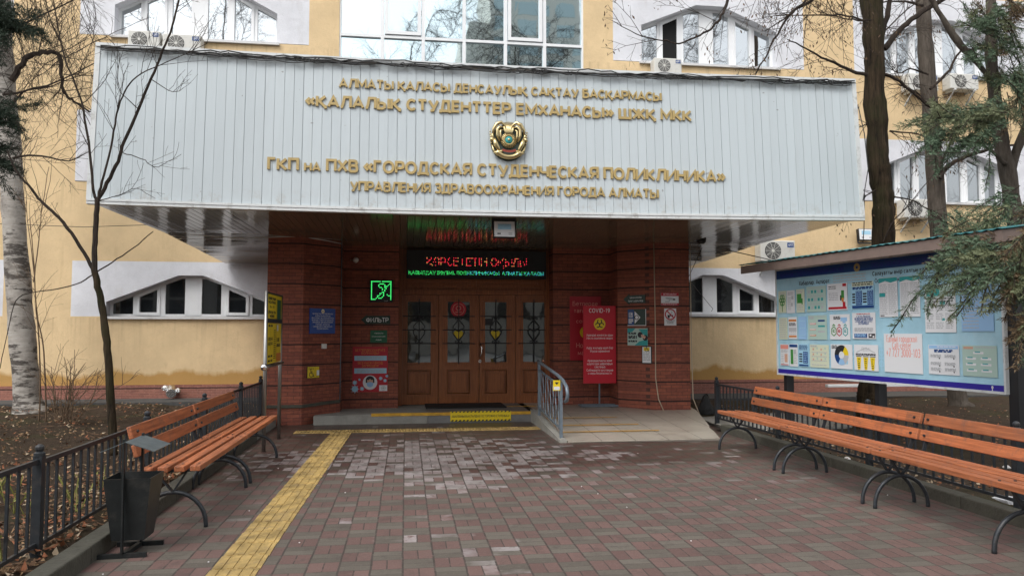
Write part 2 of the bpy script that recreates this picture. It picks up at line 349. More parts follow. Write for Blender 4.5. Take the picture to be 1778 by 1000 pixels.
def mat_wood(name, c1, c2, rough=.5, along='y', wear=None):
    m, t, b = nodes(name); g = G(t); P, x, y, z = g.pos()
    k = {'x': (2.5, 55., 55.), 'y': (55., 2.5, 55.), 'z': (50., 50., 2.5)}[along]
    v = g.comb(g.math('MULTIPLY', x, k[0]), g.math('MULTIPLY', y, k[1]), g.math('MULTIPLY', z, k[2]))
    n = g.noise(v, 1.0, 5, .65); c = g.mix(g.rng(n, .3, .7), tuple(q * .72 for q in c1), tuple(q * 1.1 for q in c2))
    tone = g.white(g.comb(g.math('FLOOR', g.math('DIVIDE', x, .112)), g.math('FLOOR', g.math('DIVIDE', y, 1.6)), g.math('FLOOR', g.math('DIVIDE', z, .13))))
    if wear: c = g.mix(1.0, c, g.mix(tone, (.78, .80, .82), (1.15, 1.1, 1.05)), 'MULTIPLY'); c = g.mix(g.rng(g.noise(g.comb(g.math('MULTIPLY', x, 3.), y, z), 7, 7, .8), .52, .66, 0, .75), c, wear)
    g.L.new(c, b.inputs['Base Color']); b.inputs['Roughness'].default_value = rough
    g.L.new(g.bump(n, .3, .004), b.inputs['Normal'])
    return m
M = dict(
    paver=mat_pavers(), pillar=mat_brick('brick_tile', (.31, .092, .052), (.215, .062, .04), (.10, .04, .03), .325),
    plinth=mat_brick('plinth_tile', (.30, .12, .085), (.24, .095, .07), (.36, .19, .15), .33, rowh=.035),
    yellow=mat_stucco('yellow_stucco', (.73, .55, .325), (.50, .36, .20), .62), white=mat_stucco('white_paint', (.72, .725, .76), (.52, .50, .49)),
    fascia=mat_fascia(), groove=MAT('cladding_gap', (.40, .44, .46), .7),
    trim=MAT('white_trim', (.62, .64, .64), .45, dirt=(.25, .23, .2), dscale=6, damt=.8), soffit=MAT('brown_soffit', (.25, .205, .14), .12, metal=.35, spec=.5, noise=.15, scale=3, bump=.025, bscale=7),
    frame=MAT('white_frame', (.78, .79, .8), .35, noise=.05, scale=3), sillm=MAT('window_sill', (.62, .62, .62), .5, dirt=(.3, .28, .25)),
    lintel=MAT('grey_reveal', (.5, .49, .47), .8, noise=.15, dirt=(.3, .29, .27)),
    glass_hi=mat_glass('sky_glass', .66, tint=(.80, .96, 1), wave=.06), glass_mid=mat_glass('room_glass', .55, wave=.06), glass_dim=mat_glass('midfloor_glass', .3, wave=.06), glass_lo=mat_glass('dark_glass', .13), glass_door=mat_glass('door_glass', .3, dark=(.05, .055, .05), wave=.25),  # glass_dim: lower reflectivity for the middle-floor panes
    room=MAT('dark_room', (.004, .004, .004), .9),
    wood=mat_wood('door_wood', (.24, .078, .027), (.37, .13, .048), .3, 'z'),
    bench=mat_wood('orange_bench_wood', (.34, .105, .042), (.49, .165, .068), .55, 'y', (.17, .085, .06)),
    iron=MAT('dark_iron', (.035, .04, .046), .45, metal=.3, noise=.3, scale=20, dirt=(.09, .07, .055), dscale=10), black=MAT('black_paint', (.014, .014, .016), .45),
    greyiron=MAT('grey_paint_iron', (.18, .22, .26), .4, metal=.3, noise=.2, scale=14), steel=MAT('brushed_steel', (.36, .355, .34), .38, metal=1, noise=.1, scale=30, stretch=(1, 1, .1)),
    chrome=MAT('chrome', (.75, .75, .75), .1, metal=1), gold=MAT('gold_letter', (.43, .315, .125), .45, metal=.05, noise=.1, scale=4), goldd=MAT('gold_relief', (.62, .50, .26), .28, metal=.9),
    concrete=MAT('concrete', (.30, .29, .26), .85, noise=.25, scale=4, bump=.3, dirt=(.12, .12, .1), dscale=2, damt=.7), kerb=MAT('kerb_stone', (.085, .08, .062), .9, noise=.3, scale=6, bump=.5, dirt=(.05, .055, .035), dscale=3, damt=.8),
    tile=MAT('ramp_tile', (.42, .38, .32), .3, noise=.12, scale=3, dirt=(.25, .2, .16), dscale=2, damt=.6), tilegap=MAT('tile_gap', (.14, .12, .1), .9),
    greytile=MAT('grey_step_tile', (.19, .185, .18), .45, noise=.2, scale=5), asphalt=MAT('asphalt', (.07, .07, .068), .9, noise=.3, scale=9, bump=.4),
    tact=MAT('tactile_yellow', (.47, .325, .12), .55, noise=.6, scale=5, dirt=(.27, .20, .11), dscale=5.5, damt=.95, bump=.15), ytape=MAT('yellow_tape', (.62, .34, .03), .5, noise=.3, scale=9, dirt=(.2, .1, .03), dscale=6),
    yellow_s=MAT('yellow_sign', (.78, .58, .02), .4), blue_s=MAT('blue_sign', (.012, .06, .30), .35), green_s=MAT('green_sign', (.01, .11, .05), .4), dgreen=MAT('dark_green_sign', (.012, .035, .024), .4),
    red_s=MAT('red_banner', (.55, .012, .03), .45), redp=MAT('red_poster', (.45, .015, .03), .4), white_s=MAT('white_sheet', (.72, .73, .75), .5), ink=MAT('black_ink', (.02, .02, .025), .6), greyink=MAT('grey_ink', (.46, .47, .49), .7),
    orange=MAT('orange_ink', (.62, .22, .04), .5), whiteink=MAT('white_ink', (.75, .75, .75), .5), palered=MAT('pale_red_ink', (.72, .28, .23), .6),
    skyblue=MAT('sky_blue_print', (.38, .62, .74), .2, noise=.22, scale=1.6, dirt=(.5, .68, .76), dscale=1.2, damt=.6), navy=MAT('navy_print', (.012, .06, .22), .4), violet=MAT('violet_print', (.03, .02, .28), .4), teal=MAT('teal_print', (.03, .33, .33), .5),
    palegreen=MAT('pale_green_print', (.42, .56, .5), .5), paleblue=MAT('pale_blue_print', (.35, .6, .76), .5), cream=MAT('cream_print', (.62, .66, .5), .5), greenink=MAT('green_ink', (.05, .25, .05), .5), brownroof=MAT('brown_roof_lining', (.19, .14, .12), .6, noise=.15),
    roofteal=MAT('teal_sheet_metal', (.06, .23, .25), .4, metal=.2, noise=.2, scale=8), skin=MAT('skin_print', (.6, .36, .26), .6), bluelt=MAT('light_blue_ink', (.3, .5, .75), .6),
    acw=MAT('air_conditioner_white', (.62, .61, .57), .5, dirt=(.3, .28, .24), dscale=5), fan=MAT('fan_dark', (.035, .035, .035), .5), cable=MAT('black_cable', (.02, .02, .02), .6), wirew=MAT('tan_cable', (.45, .36, .26), .6),
    ledr=MAT('red_led', (.1, 0, 0), .4, emit=(1, .03, .06), estr=.75), ledy=MAT('amber_led', (.1, .05, 0), .4, emit=(1, .45, .12), estr=.6), ledg=MAT('green_led', (0, .1, .02), .4, emit=(.06, 1, .2), estr=.7), ledc=MAT('cyan_led', (0, .1, .1), .4, emit=(.1, .8, 1), estr=.6),
    rubber=MAT('black_rubber', (.012, .012, .012), .8, bump=.4, bscale=120), bag=MAT('white_plastic', (.75, .76, .78), .5), foil=MAT('foil', (.75, .75, .75), .22, metal=1, bump=1, bscale=60),
    lamp=MAT('milky_lamp', (.7, .68, .66), .3), bin=MAT('bin_metal', (.03, .034, .035), .4, metal=.4, noise=.3, scale=9, dirt=(.1, .09, .08), dscale=7), binlid=MAT('bin_lid_metal', (.16, .19, .2), .4, metal=.5, noise=.3, scale=12),
    birch=mat_birch(), barkdk=mat_bark('dark_wet_bark', (.004, .0035, .003), (.07, .048, .028), 20, (1, 1, .1), 1.0, (.03, .034, .012)), barkgr=mat_bark('grey_bark', (.05, .04, .033), (.13, .11, .09), 16, (1, 1, .2)), barktan=mat_bark('tan_stem', (.10, .065, .04), (.20, .14, .095), 30), twig=mat_bark('twig_bark', (.022, .017, .014), (.06, .045, .036), 30),
    soil=mat_soil('bed_soil', (.035, .024, .016), (.085, .06, .042), .5), soil2=mat_soil('bare_soil', (.04, .028, .02), (.085, .062, .045), .3),
    needle=MAT('juniper_green', (.095, .145, .085), .7), needle2=MAT('juniper_olive', (.155, .175, .09), .7), needle3=MAT('juniper_brown', (.14, .095, .05), .8), needled=MAT('spruce_dark', (.014, .03, .014), .7),
    leaf1=MAT('leaf_tan', (.26, .16, .08), .8), leaf2=MAT('leaf_brown', (.13, .07, .035), .8), leaf3=MAT('leaf_rust', (.24, .085, .035), .8), leaf4=MAT('leaf_pale', (.40, .31, .21), .8), leafg=MAT('leaf_yellow_green', (.22, .22, .05), .8),
    seed=MAT('seed_brown', (.11, .065, .035), .8),
)
# ------------------------------------------------------------------ stroke lettering
def _arc(cx, cy, rx, ry, a0, a1, k=8): return [(cx + rx * math.cos(R(lerp(a0, a1, i / k))), cy + ry * math.sin(R(lerp(a0, a1, i / k)))) for i in range(k + 1)]
O_ = [(.5 + .5 * math.cos(2 * math.pi * i / 14), .5 + .5 * math.sin(2 * math.pi * i / 14)) for i in range(14)] + ['c']
C_ = _arc(.53, .5, .53, .5, 42, 318, 10)
bow = lambda y0, y1, x=1.0: [(0, y1), (x - .35, y1), (x - .08, y1 - (y1 - y0) * .12), (x, (y0 + y1) / 2), (x - .08, y0 + (y1 - y0) * .12), (x - .35, y0), (0, y0)]
GL = {
 'А': (.82, [[(0, 0), (.5, 1), (1, 0)], [(.2, .3), (.8, .3)]]), 'Б': (.64, [[(.92, 1), (0, 1), (0, 0)] + bow(0, .57)[::-1][1:]]), 'В': (.66, [[(0, 0)] + [(0, 1)] + bow(.54, 1, .92)[1:], bow(0, .54)[1:-1] + [(0, 0)]]),
 'Г': (.54, [[(0, 0), (0, 1), (1, 1)]]), 'Д': (.84, [[(0, -.2), (0, 0), (1, 0), (1, -.2)], [(.15, 0), (.3, 1), (.85, 1), (.85, 0)]]), 'Е': (.56, [[(1, 1), (0, 1), (0, 0), (1, 0)], [(0, .52), (.9, .52)]]),
 'Ж': (1.1, [[(.5, 0), (.5, 1)], [(0, 1), (.42, .5), (0, 0)], [(1, 1), (.58, .5), (1, 0)]]), 'З': (.58, [[(0, .88), (.3, 1), (.75, 1), (.97, .85), (.97, .66), (.7, .53), (.3, .53)], [(.7, .53), (1, .4), (1, .15), (.75, 0), (.25, 0), (0, .12)]]),
 'И': (.74, [[(0, 1), (0, 0), (1, 1), (1, 0)]]), 'Й': (.74, [[(0, 1), (0, 0), (1, 1), (1, 0)], [(.3, 1.24), (.5, 1.15), (.7, 1.24)]]), 'К': (.7, [[(0, 0), (0, 1)], [(.95, 1), (.25, .5), (1, 0)], [(0, .5), (.3, .5)]]), 'Қ': (.72, [[(0, 0), (0, 1)], [(.95, 1), (.25, .5), (.88, 0), (1, -.02), (1, -.24)], [(0, .5), (.3, .5)]]),
 'Л': (.8, [[(-.04, .0), (.1, .02), (.2, .3), (.34, 1), (1, 1), (1, 0)]]), 'М': (.9, [[(0, 0), (0, 1), (.5, .25), (1, 1), (1, 0)]]), 'Н': (.7, [[(0, 0), (0, 1)], [(1, 0), (1, 1)], [(0, .52), (1, .52)]]), 'О': (.84, [O_]), 'П': (.7, [[(0, 0), (0, 1), (1, 1), (1, 0)]]), 'Р': (.64, [[(0, 0)] + bow(.42, 1)]),
 'С': (.7, [C_]), 'Т': (.7, [[(0, 1), (1, 1)], [(.5, 1), (.5, 0)]]), 'У': (.74, [[(0, 1), (.52, .32)], [(1, 1), (.45, .0), (.14, 0)]]), 'Ф': (.9, [[(.5, -.04), (.5, 1.04)], [(.5 + .5 * math.cos(2 * math.pi * i / 12), .52 + .36 * math.sin(2 * math.pi * i / 12)) for i in range(12)] + ['c']]),
 'Х': (.74, [[(0, 1), (1, 0)], [(0, 0), (1, 1)]]), 'Ц': (.78, [[(0, 1), (0, 0), (1, 0), (1, -.2)], [(.85, 0), (.85, 1)]]), 'Ч': (.66, [[(0, 1), (0, .56), (.25, .42), (1, .42)], [(1, 1), (1, 0)]]), 'Ш': (1.0, [[(0, 1), (0, 0), (1, 0), (1, 1)], [(.5, 0), (.5, 1)]]), 'Щ': (1.06, [[(0, 1), (0, 0), (1, 0), (1, -.2)], [(.46, 0), (.46, 1)], [(.92, 0), (.92, 1)]]),
 'Ъ': (.75, [[(0, 1), (.25, 1), (.25, 0), (.75, 0), (1, .15), (1, .4), (.75, .55), (.25, .55)]]), 'Ы': (.9, [[(0, 1), (0, 0), (.42, 0), (.62, .12), (.62, .43), (.42, .55), (0, .55)], [(1, 0), (1, 1)]]), 'Ь': (.62, [[(0, 1), (0, 0)] + bow(0, .57)[::-1][1:]]), 'Э': (.7, [[(1 - a, b) for a, b in C_], [(.3, .5), (1, .5)]]),
 'Ю': (1.05, [[(0, 0), (0, 1)], [(0, .5), (.32, .5)], [(.66 + .34 * math.cos(2 * math.pi * i / 12), .5 + .5 * math.sin(2 * math.pi * i / 12)) for i in range(12)] + ['c']]), 'Я': (.66, [[(1, 0)] + [(1 - a, b) for a, b in bow(.42, 1)], [(.5, .42), (0, 0)]]),
 'Ө': (.84, [O_, [(0, .5), (1, .5)]]), 'Ұ': (.74, [[(0, 1), (.5, .45), (1, 1)], [(.5, .5), (.5, 0)], [(.2, .3), (.8, .3)]]), 'Ү': (.74, [[(0, 1), (.5, .45), (1, 1)], [(.5, .5), (.5, 0)]]), 'Ғ': (.58, [[(.15, 0), (.15, 1), (1, 1)], [(-.1, .5), (.65, .5)]]), 'І': (.16, [[(.5, 0), (.5, 1)]]), 'Ң': (.76, [[(0, 0), (0, 1)], [(.9, 1), (.9, 0), (1, 0), (1, -.2)], [(0, .52), (.9, .52)]]), 'Ә': (.74, [[(0, .85), (.3, 1), (.8, .95), (1, .6), (.95, .25), (.6, 0), (.2, .08), (0, .35), (0, .5), (1, .5)]]),
 '«': (.62, [[(.42, .78), (0, .46), (.42, .14)], [(1, .78), (.58, .46), (1, .14)]]), '»': (.62, [[(0, .78), (.42, .46), (0, .14)], [(.58, .78), (1, .46), (.58, .14)]]),
 '0': (.58, [O_]), '1': (.4, [[(0, .78), (.6, 1), (.6, 0)]]), '2': (.58, [[(0, .8), (.25, 1), (.75, 1), (1, .8), (1, .62), (0, 0), (1, 0)]]), '3': (.58, [[(0, .88), (.3, 1), (.75, 1), (.97, .85), (.97, .66), (.7, .53), (.35, .53)], [(.7, .53), (1, .4), (1, .15), (.75, 0), (.25, 0), (0, .12)]]), '4': (.6, [[(.75, 0), (.75, 1), (0, .3), (1, .3)]]), '5': (.58, [[(.95, 1), (.1, 1), (.05, .58), (.65, .6), (1, .42), (1, .18), (.7, 0), (0, .05)]]), '6': (.58, [[(.9, 1), (.4, .9), (0, .4), (.1, .1), (.5, 0), (1, .15), (1, .42), (.6, .58), (.05, .42)]]), '7': (.58, [[(0, 1), (1, 1), (.35, 0)]]), '8': (.58, [[(.5, .54), (.05, .75), (.5, 1), (.95, .75), 'c'], [(.5, .54), (0, .25), (.5, 0), (1, .25), 'c']]), '9': (.58, [[(.1, 0), (.6, .1), (1, .6), (.9, .9), (.5, 1), (0, .85), (0, .58), (.4, .42), (.95, .58)]]),
 '-': (.36, [[(0, .42), (1, .42)]]), '+': (.6, [[(0, .45), (1, .45)], [(.5, .15), (.5, .75)]]), '.': (.14, [[(.5, 0), (.5, .12)]]), ',': (.14, [[(.7, .1), (.2, -.16)]]), ':': (.14, [[(.5, 0), (.5, .12)], [(.5, .5), (.5, .62)]]), '!': (.14, [[(.5, .3), (.5, 1)], [(.5, 0), (.5, .1)]]), '/': (.4, [[(0, -.1), (1, 1.1)]]), ';': (.14, [[(.7, .1), (.2, -.16)], [(.5, .5), (.5, .62)]]),
 'D': (.72, [[(0, 0), (0, 1), (.55, 1), (.95, .75), (1, .5), (.95, .25), (.55, 0), 'c']]), 'V': (.78, [[(0, 1), (.5, 0), (1, 1)]]), 'I': (.16, [[(.5, 0), (.5, 1)]]), 'l': (.16, [[(.5, 0), (.5, 1)]]),
 'а': (.52, [[(.08, .66), (.45, .72), (.9, .62), (.9, 0)], [(.9, .42), (.3, .42), (0, .2), (.3, 0), (.9, .12)]]), 'б': (.56, [[(.95, 1), (.3, .95), (0, .55), (0, .2), (.5, 0), (1, .2), (1, .45), (.5, .65), (.03, .45)]]), 'е': (.56, [[(.0, .38), (1, .38), (.9, .62), (.5, .72), (.08, .6), (0, .36), (.1, .1), (.5, 0), (.95, .08)]]), 'р': (.56, [[(0, -.26), (0, .72)], [(0, .6), (.5, .72), (1, .55), (1, .15), (.5, 0), (0, .12)]]), 'у': (.56, [[(0, .72), (.5, .05)], [(1, .72), (.35, -.26), (.05, -.26)]]),
 'n': (.54, [[(0, 0), (0, .72)], [(0, .55), (.4, .72), (.9, .65), (1, .45), (1, 0)]]), 't': (.36, [[(.4, .95), (.4, .1), (1, 0)], [(0, .68), (1, .68)]]), 'r': (.38, [[(0, 0), (0, .72)], [(0, .5), (.5, .7), (1, .72)]]), 'і': (.14, [[(.5, 0), (.5, .7)], [(.5, .88), (.5, 1)]]), 'ф': (.8, [[(.5, -.26), (.5, 1)], [(.5 + .5 * math.cos(2 * math.pi * i / 10), .36 + .36 * math.sin(2 * math.pi * i / 10)) for i in range(10)] + ['c']]),
}
for a, b in (('C', 'С'), ('O', 'О'), ('A', 'А'), ('E', 'Е'), ('T', 'Т'), ('a', 'а'), ('e', 'е'), ('p', 'р')): GL[a] = GL[b]
def glyph(ch):
    if ch in GL: return GL[ch], 1.0
    u = ch.upper()
    if ch == 'c': return GL['С'], .72
    if u in GL: return GL[u], .72
    return (.5, []), 1.0
def textwidth(s, t, gap):
    w = 0
    for ch in s:
        if ch == ' ': w += .42; continue
        (gw, st), sc = glyph(ch); w += gw * sc + t + gap
    return w - gap
def ribbon(mb, F, pts, t, n0, n1, m):
    closed = pts and pts[-1] == 'c'
    if closed: pts = pts[:-1]
    P = [Vector((a, b)) for a, b in pts]; N = len(P); L = []; Rr = []
    for i in range(N):
        a = P[(i - 1) % N] if (closed or i > 0) else None; c = P[(i + 1) % N] if (closed or i < N - 1) else None
        d1 = (P[i] - a).normalized() if a is not None else (c - P[i]).normalized(); d2 = (c - P[i]).normalized() if c is not None else d1
        n1_ = Vector((-d1.y, d1.x)); n2_ = Vector((-d2.y, d2.x)); q = n1_ + n2_
        if q.length < .3: q = n1_
        q.normalize(); k = t / 2 / max(.55, q.dot(n1_)); L.append(P[i] + q * k); Rr.append(P[i] - q * k)
    b = len(mb.v); ex = n1 > n0 + 1e-5
    for i in range(N):
        mb.v.append(tuple(F.p(L[i].x, L[i].y, n1))); mb.v.append(tuple(F.p(Rr[i].x, Rr[i].y, n1)))
    if ex:
        for i in range(N):
            mb.v.append(tuple(F.p(L[i].x, L[i].y, n0))); mb.v.append(tuple(F.p(Rr[i].x, Rr[i].y, n0)))
    o = 2 * N
    for i in range(N if closed else N - 1):
        j = (i + 1) % N; f = [[b + 2 * i + 1, b + 2 * j + 1, b + 2 * j, b + 2 * i]]
        if ex: f += [[b + 2 * i, b + 2 * j, b + o + 2 * j, b + o + 2 * i], [b + 2 * j + 1, b + 2 * i + 1, b + o + 2 * i + 1, b + o + 2 * j + 1]]
        mb.f += f; mb.m += [m] * len(f)
    if ex and not closed:
        e = 2 * (N - 1); mb.f += [[b + 1, b, b + o, b + o + 1], [b + e, b + e + 1, b + o + e + 1, b + o + e]]; mb.m += [m, m]
def text(mb, F, s, u0, v0, h, width=None, t=.15, gap=.12, n0=0, n1=.0015, m=0, align='l', dots=None):
    """stroke lettering of cap height h with its baseline at v0; width squeezes the line to fit"""
    w = textwidth(s, t, gap); k = (width / (w * h)) if width else 1.0
    tot = w * h * k; u = u0 - (tot / 2 if align == 'c' else 0)
    for ch in s:
        if ch == ' ': u += .42 * h * k; continue
        (gw, sts), sc = glyph(ch); gw_ = gw * sc
        for q, st in enumerate(sts):
            pts = []
            for p in st:
                if p == 'c': pts.append('c'); continue
                pts.append((u + (t / 2 + p[0] * gw_) * h * k, v0 + (t / 2 + p[1] * (sc - t) if sc == 1 else t / 2 + p[1] * (.72 - t) / (1 if sc != 1 else 1)) * h))
            if dots: dots(pts)
            else: ribbon(mb, F, pts, t * h * min(1, k * 1.05), n0, n1 + q * .0004, m)
        u += (gw_ + t + gap) * h * k
def words(mb, F, u0, u1, v, h, n, m=0, rnd=random):   # a line of print too small to read: word-long dashes
    u = u0
    while u < u1 - h:
        w = min(rnd.uniform(1.5, 6) * h, u1 - u); mb.flat(F, u, u + w, v, v + h, n, m); u += w + h * .8
# ================================================================== SETTING
g_ = MB(); g_.add([(-150, -120, -.03), (150, -120, -.03), (150, 150, -.03), (-150, 150, -.03)], [(0, 1, 2, 3)]); struct(g_.build('ground', M['asphalt']))
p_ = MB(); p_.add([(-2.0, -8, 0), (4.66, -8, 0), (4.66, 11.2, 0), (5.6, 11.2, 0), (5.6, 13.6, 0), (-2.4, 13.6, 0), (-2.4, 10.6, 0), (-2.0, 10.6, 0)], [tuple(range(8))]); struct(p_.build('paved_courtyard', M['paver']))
def bed(name, x0, x1, y0, y1, z, mat, nx, ny, seed):
    rr = random.Random(seed); b = MB(); vs = []
    for j in range(ny + 1):
        for i in range(nx + 1):
            x = lerp(x0, x1, i / nx); y = lerp(y0, y1, j / ny)
            vs.append((x, y, z + .035 * math.sin(x * 1.7 + y * .9) * math.sin(y * 1.3 - x * .6) + rr.uniform(-.018, .018)))
    b.add(vs, [(j * (nx + 1) + i, j * (nx + 1) + i + 1, (j + 1) * (nx + 1) + i + 1, (j + 1) * (nx + 1) + i) for j in range(ny) for i in range(nx)])
    return struct(b.build(name, mat, smooth=True))
bed('garden_bed_left', -16, -2.14, -3, 16.0, .05, M['soil'], 90, 110, 3)
bed('garden_bed_right', 4.8, 22, -3, 16.0, .03, M['soil2'], 90, 110, 4)
k_ = MB()
for i in range(15): k_.box(-2.14, -2.0, -3 + i * .93, -3 + i * .93 + .922, -.02, .115 + random.uniform(-.006, .006))
struct(k_.build('kerb_left', M['kerb'], bevel=.012))
k_ = MB()
for i in range(14): k_.box(4.66, 4.8, -3 + i * 1.0, -3 + i * 1.0 + .99, -.02, .11 + random.uniform(-.006, .006))
struct(k_.build('kerb_right', M['kerb'], bevel=.012))
a_ = MB(); a_.box(-16, -2.4, 16.0, 16.88, -.02, .10); a_.box(5.0, 24, 15.6, 16.88, -.02, .07); struct(a_.build('wall_apron', M['asphalt']))
a_ = MB(); a_.box(-2.6, -2.02, 10.62, 12.6, -.02, .13); a_.box(4.84, 7.4, 11.0, 12.9, -.025, .05); struct(a_.build('concrete_paving', M['concrete'], bevel=.015))
# tactile guiding path and the warning strip before the step
t_ = MB()
def tact(x, y, d):                                            # one ribbed tile of the path leading to the door
    t_.box(x - .15, x + .15, y, y + .296, -.01, .006)
    for q in range(4): t_.box(x - .128 + q * .07, x - .128 + q * .07 + .038, y + .008, y + .288, .006, .012)
y = -3.0
while y < 11.5: tact(lerp(-1.05, -.93, (y - 5) / 6.5) + .0, y, 0); y += .3
struct(t_.build('tactile_path', M['tact']))
t_ = MB(); t_.box(-1.62, 2.05, 11.62, 11.92, -.01, .007)
for i in range(72):
    for j in range(5): t_.box(-1.6 + i * .0508, -1.6 + i * .0508 + .03, 11.64 + j * .057, 11.64 + j * .057 + .03, .007, .013)
struct(t_.build('warning_strip', M['tact']))
# step and ramp
s_ = MB(); s_.add([(-1.45, 12.63, -.02), (.36, 12.63, -.02), (.36, 14.2, -.02), (-1.45, 14.2, -.02), (-1.45, 12.63, .14), (.36, 12.63, .165), (.36, 14.2, .15), (-1.45, 14.2, .14)], [(0, 3, 2, 1), (4, 5, 6, 7), (0, 1, 5, 4), (1, 2, 6, 5), (2, 3, 7, 6), (3, 0, 4, 7)])
struct(s_.build('concrete_step', M['concrete']))
s_ = MB(); s_.box(.363, 2.06, 12.635, 14.4, -.02, .165); struct(s_.build('tiled_step', M['greytile']))
s_ = MB(); s_.box(-.54, 2.06, 12.622, 12.632, .125, .172); s_.box(-.54, 2.06, 12.632, 12.67, .1665, .172)
s_.box(1.7, 2.3, 13.5, 13.56, .1655, .17)
struct(s_.build('step_edge_tape', M['ytape']))
r_ = MB(); r_.add([(2.16, 10.2, .004), (4.28, 10.05, .004), (4.95, 12.7, .10), (4.95, 14.4, .158), (2.16, 14.4, .158), (2.16, 12.7, .145)], [(0, 1, 2, 3, 4, 5)]); struct(r_.build('ramp_bed', M['tilegap']))
r_ = MB()
def ramp_z(y): return lerp(.006, .15, min(1, max(0, (y - 10.15) / 2.6))) + (.012 if y > 12.75 else 0) * 0
for j in range(9):
    y0 = 10.2 + j * .475; y1 = y0 + .468
    for i in range(6):
        x0 = 2.17 + i * .47; x1 = x0 + .463
        if x0 > 4.3 + max(0, y0 - 10.1) * .25: continue
        x1b = min(x1, 4.29 + max(0, y0 - 10.1) * .25); x1t = min(x1, 4.29 + max(0, y1 - 10.1) * .25)
        z0 = ramp_z(y0) + .012; z1 = ramp_z(y1) + .012
        r_.add([(x0, y0, z0), (x1b, y0, z0), (x1t, y1, z1), (x0, y1, z1), (x0, y0, z0 - .03), (x1b, y0, z0 - .03)], [(0, 1, 2, 3), (4, 5, 1, 0)])
struct(r_.build('ramp_tiles', M['tile']))
r_ = MB()
for (x0, x1, y) in ((2.2, 3.35, 11.95), (2.2, 3.5, 11.3), (2.2, 3.65, 10.78)):
    z = ramp_z(y) + .022; r_.add([(x0, y, z), (x1, y, z), (x1, y + .045, z + .003), (x0, y + .045, z + .003)], [(0, 1, 2, 3)])
struct(r_.build('ramp_tape', M['ytape']))
r_ = MB(); r_.add([(2.06, 10.2, -.01), (2.16, 10.2, -.01), (2.16, 12.66, -.01), (2.06, 12.66, -.01), (2.06, 10.2, .035), (2.16, 10.2, .035), (2.16, 12.66, .2), (2.06, 12.66, .2)], [(4, 5, 6, 7), (0, 1, 5, 4), (1, 2, 6, 5), (2, 3, 7, 6), (3, 0, 4, 7)]); struct(r_.build('ramp_kerb', M['concrete']))

# ================================================================== BUILDING
YW = 16.9
B = thing('clinic_building', 'yellow plastered clinic building with white window panels and a brick entrance porch', 'building', (1.2, 16.9, 0))
bays = [-10.5, -4.5, 7.05, 13.05, 19.05]
rows = [(-.05, 1.8, 0), (1.8, 2.95, 1), (2.95, 4.6, 0), (4.6, 6.12, 1), (6.12, 7.73, 0), (7.73, 9.75, 1), (9.75, 12.5, 0)]
w = MB(); HW = 2.35
for z0, z1, k in rows:
    cuts = []
    if k: cuts += [(c - HW, c + HW) for c in bays]
    if z1 > 6.2: cuts.append((-1.5, 4.0))
    elif z1 < 3: cuts.append((-2.15, 4.8))
    cuts.sort(); x = -18
    for a, b in cuts + [(26, 26)]:
        if a > x: w.box(x, a, YW, YW + .35, z0, z1)
        x = max(x, b)
w.box(-18, 26, YW + .36, YW + .6, 0, 12.4)
w.build('wall', M['yellow'], B)
pl = MB(); pl.box(-18, -2.21, YW - .035, YW, -.05, .38); pl.box(4.85, 26, YW - .035, YW, -.05, .38); pl.build('plinth', M['plinth'], B)

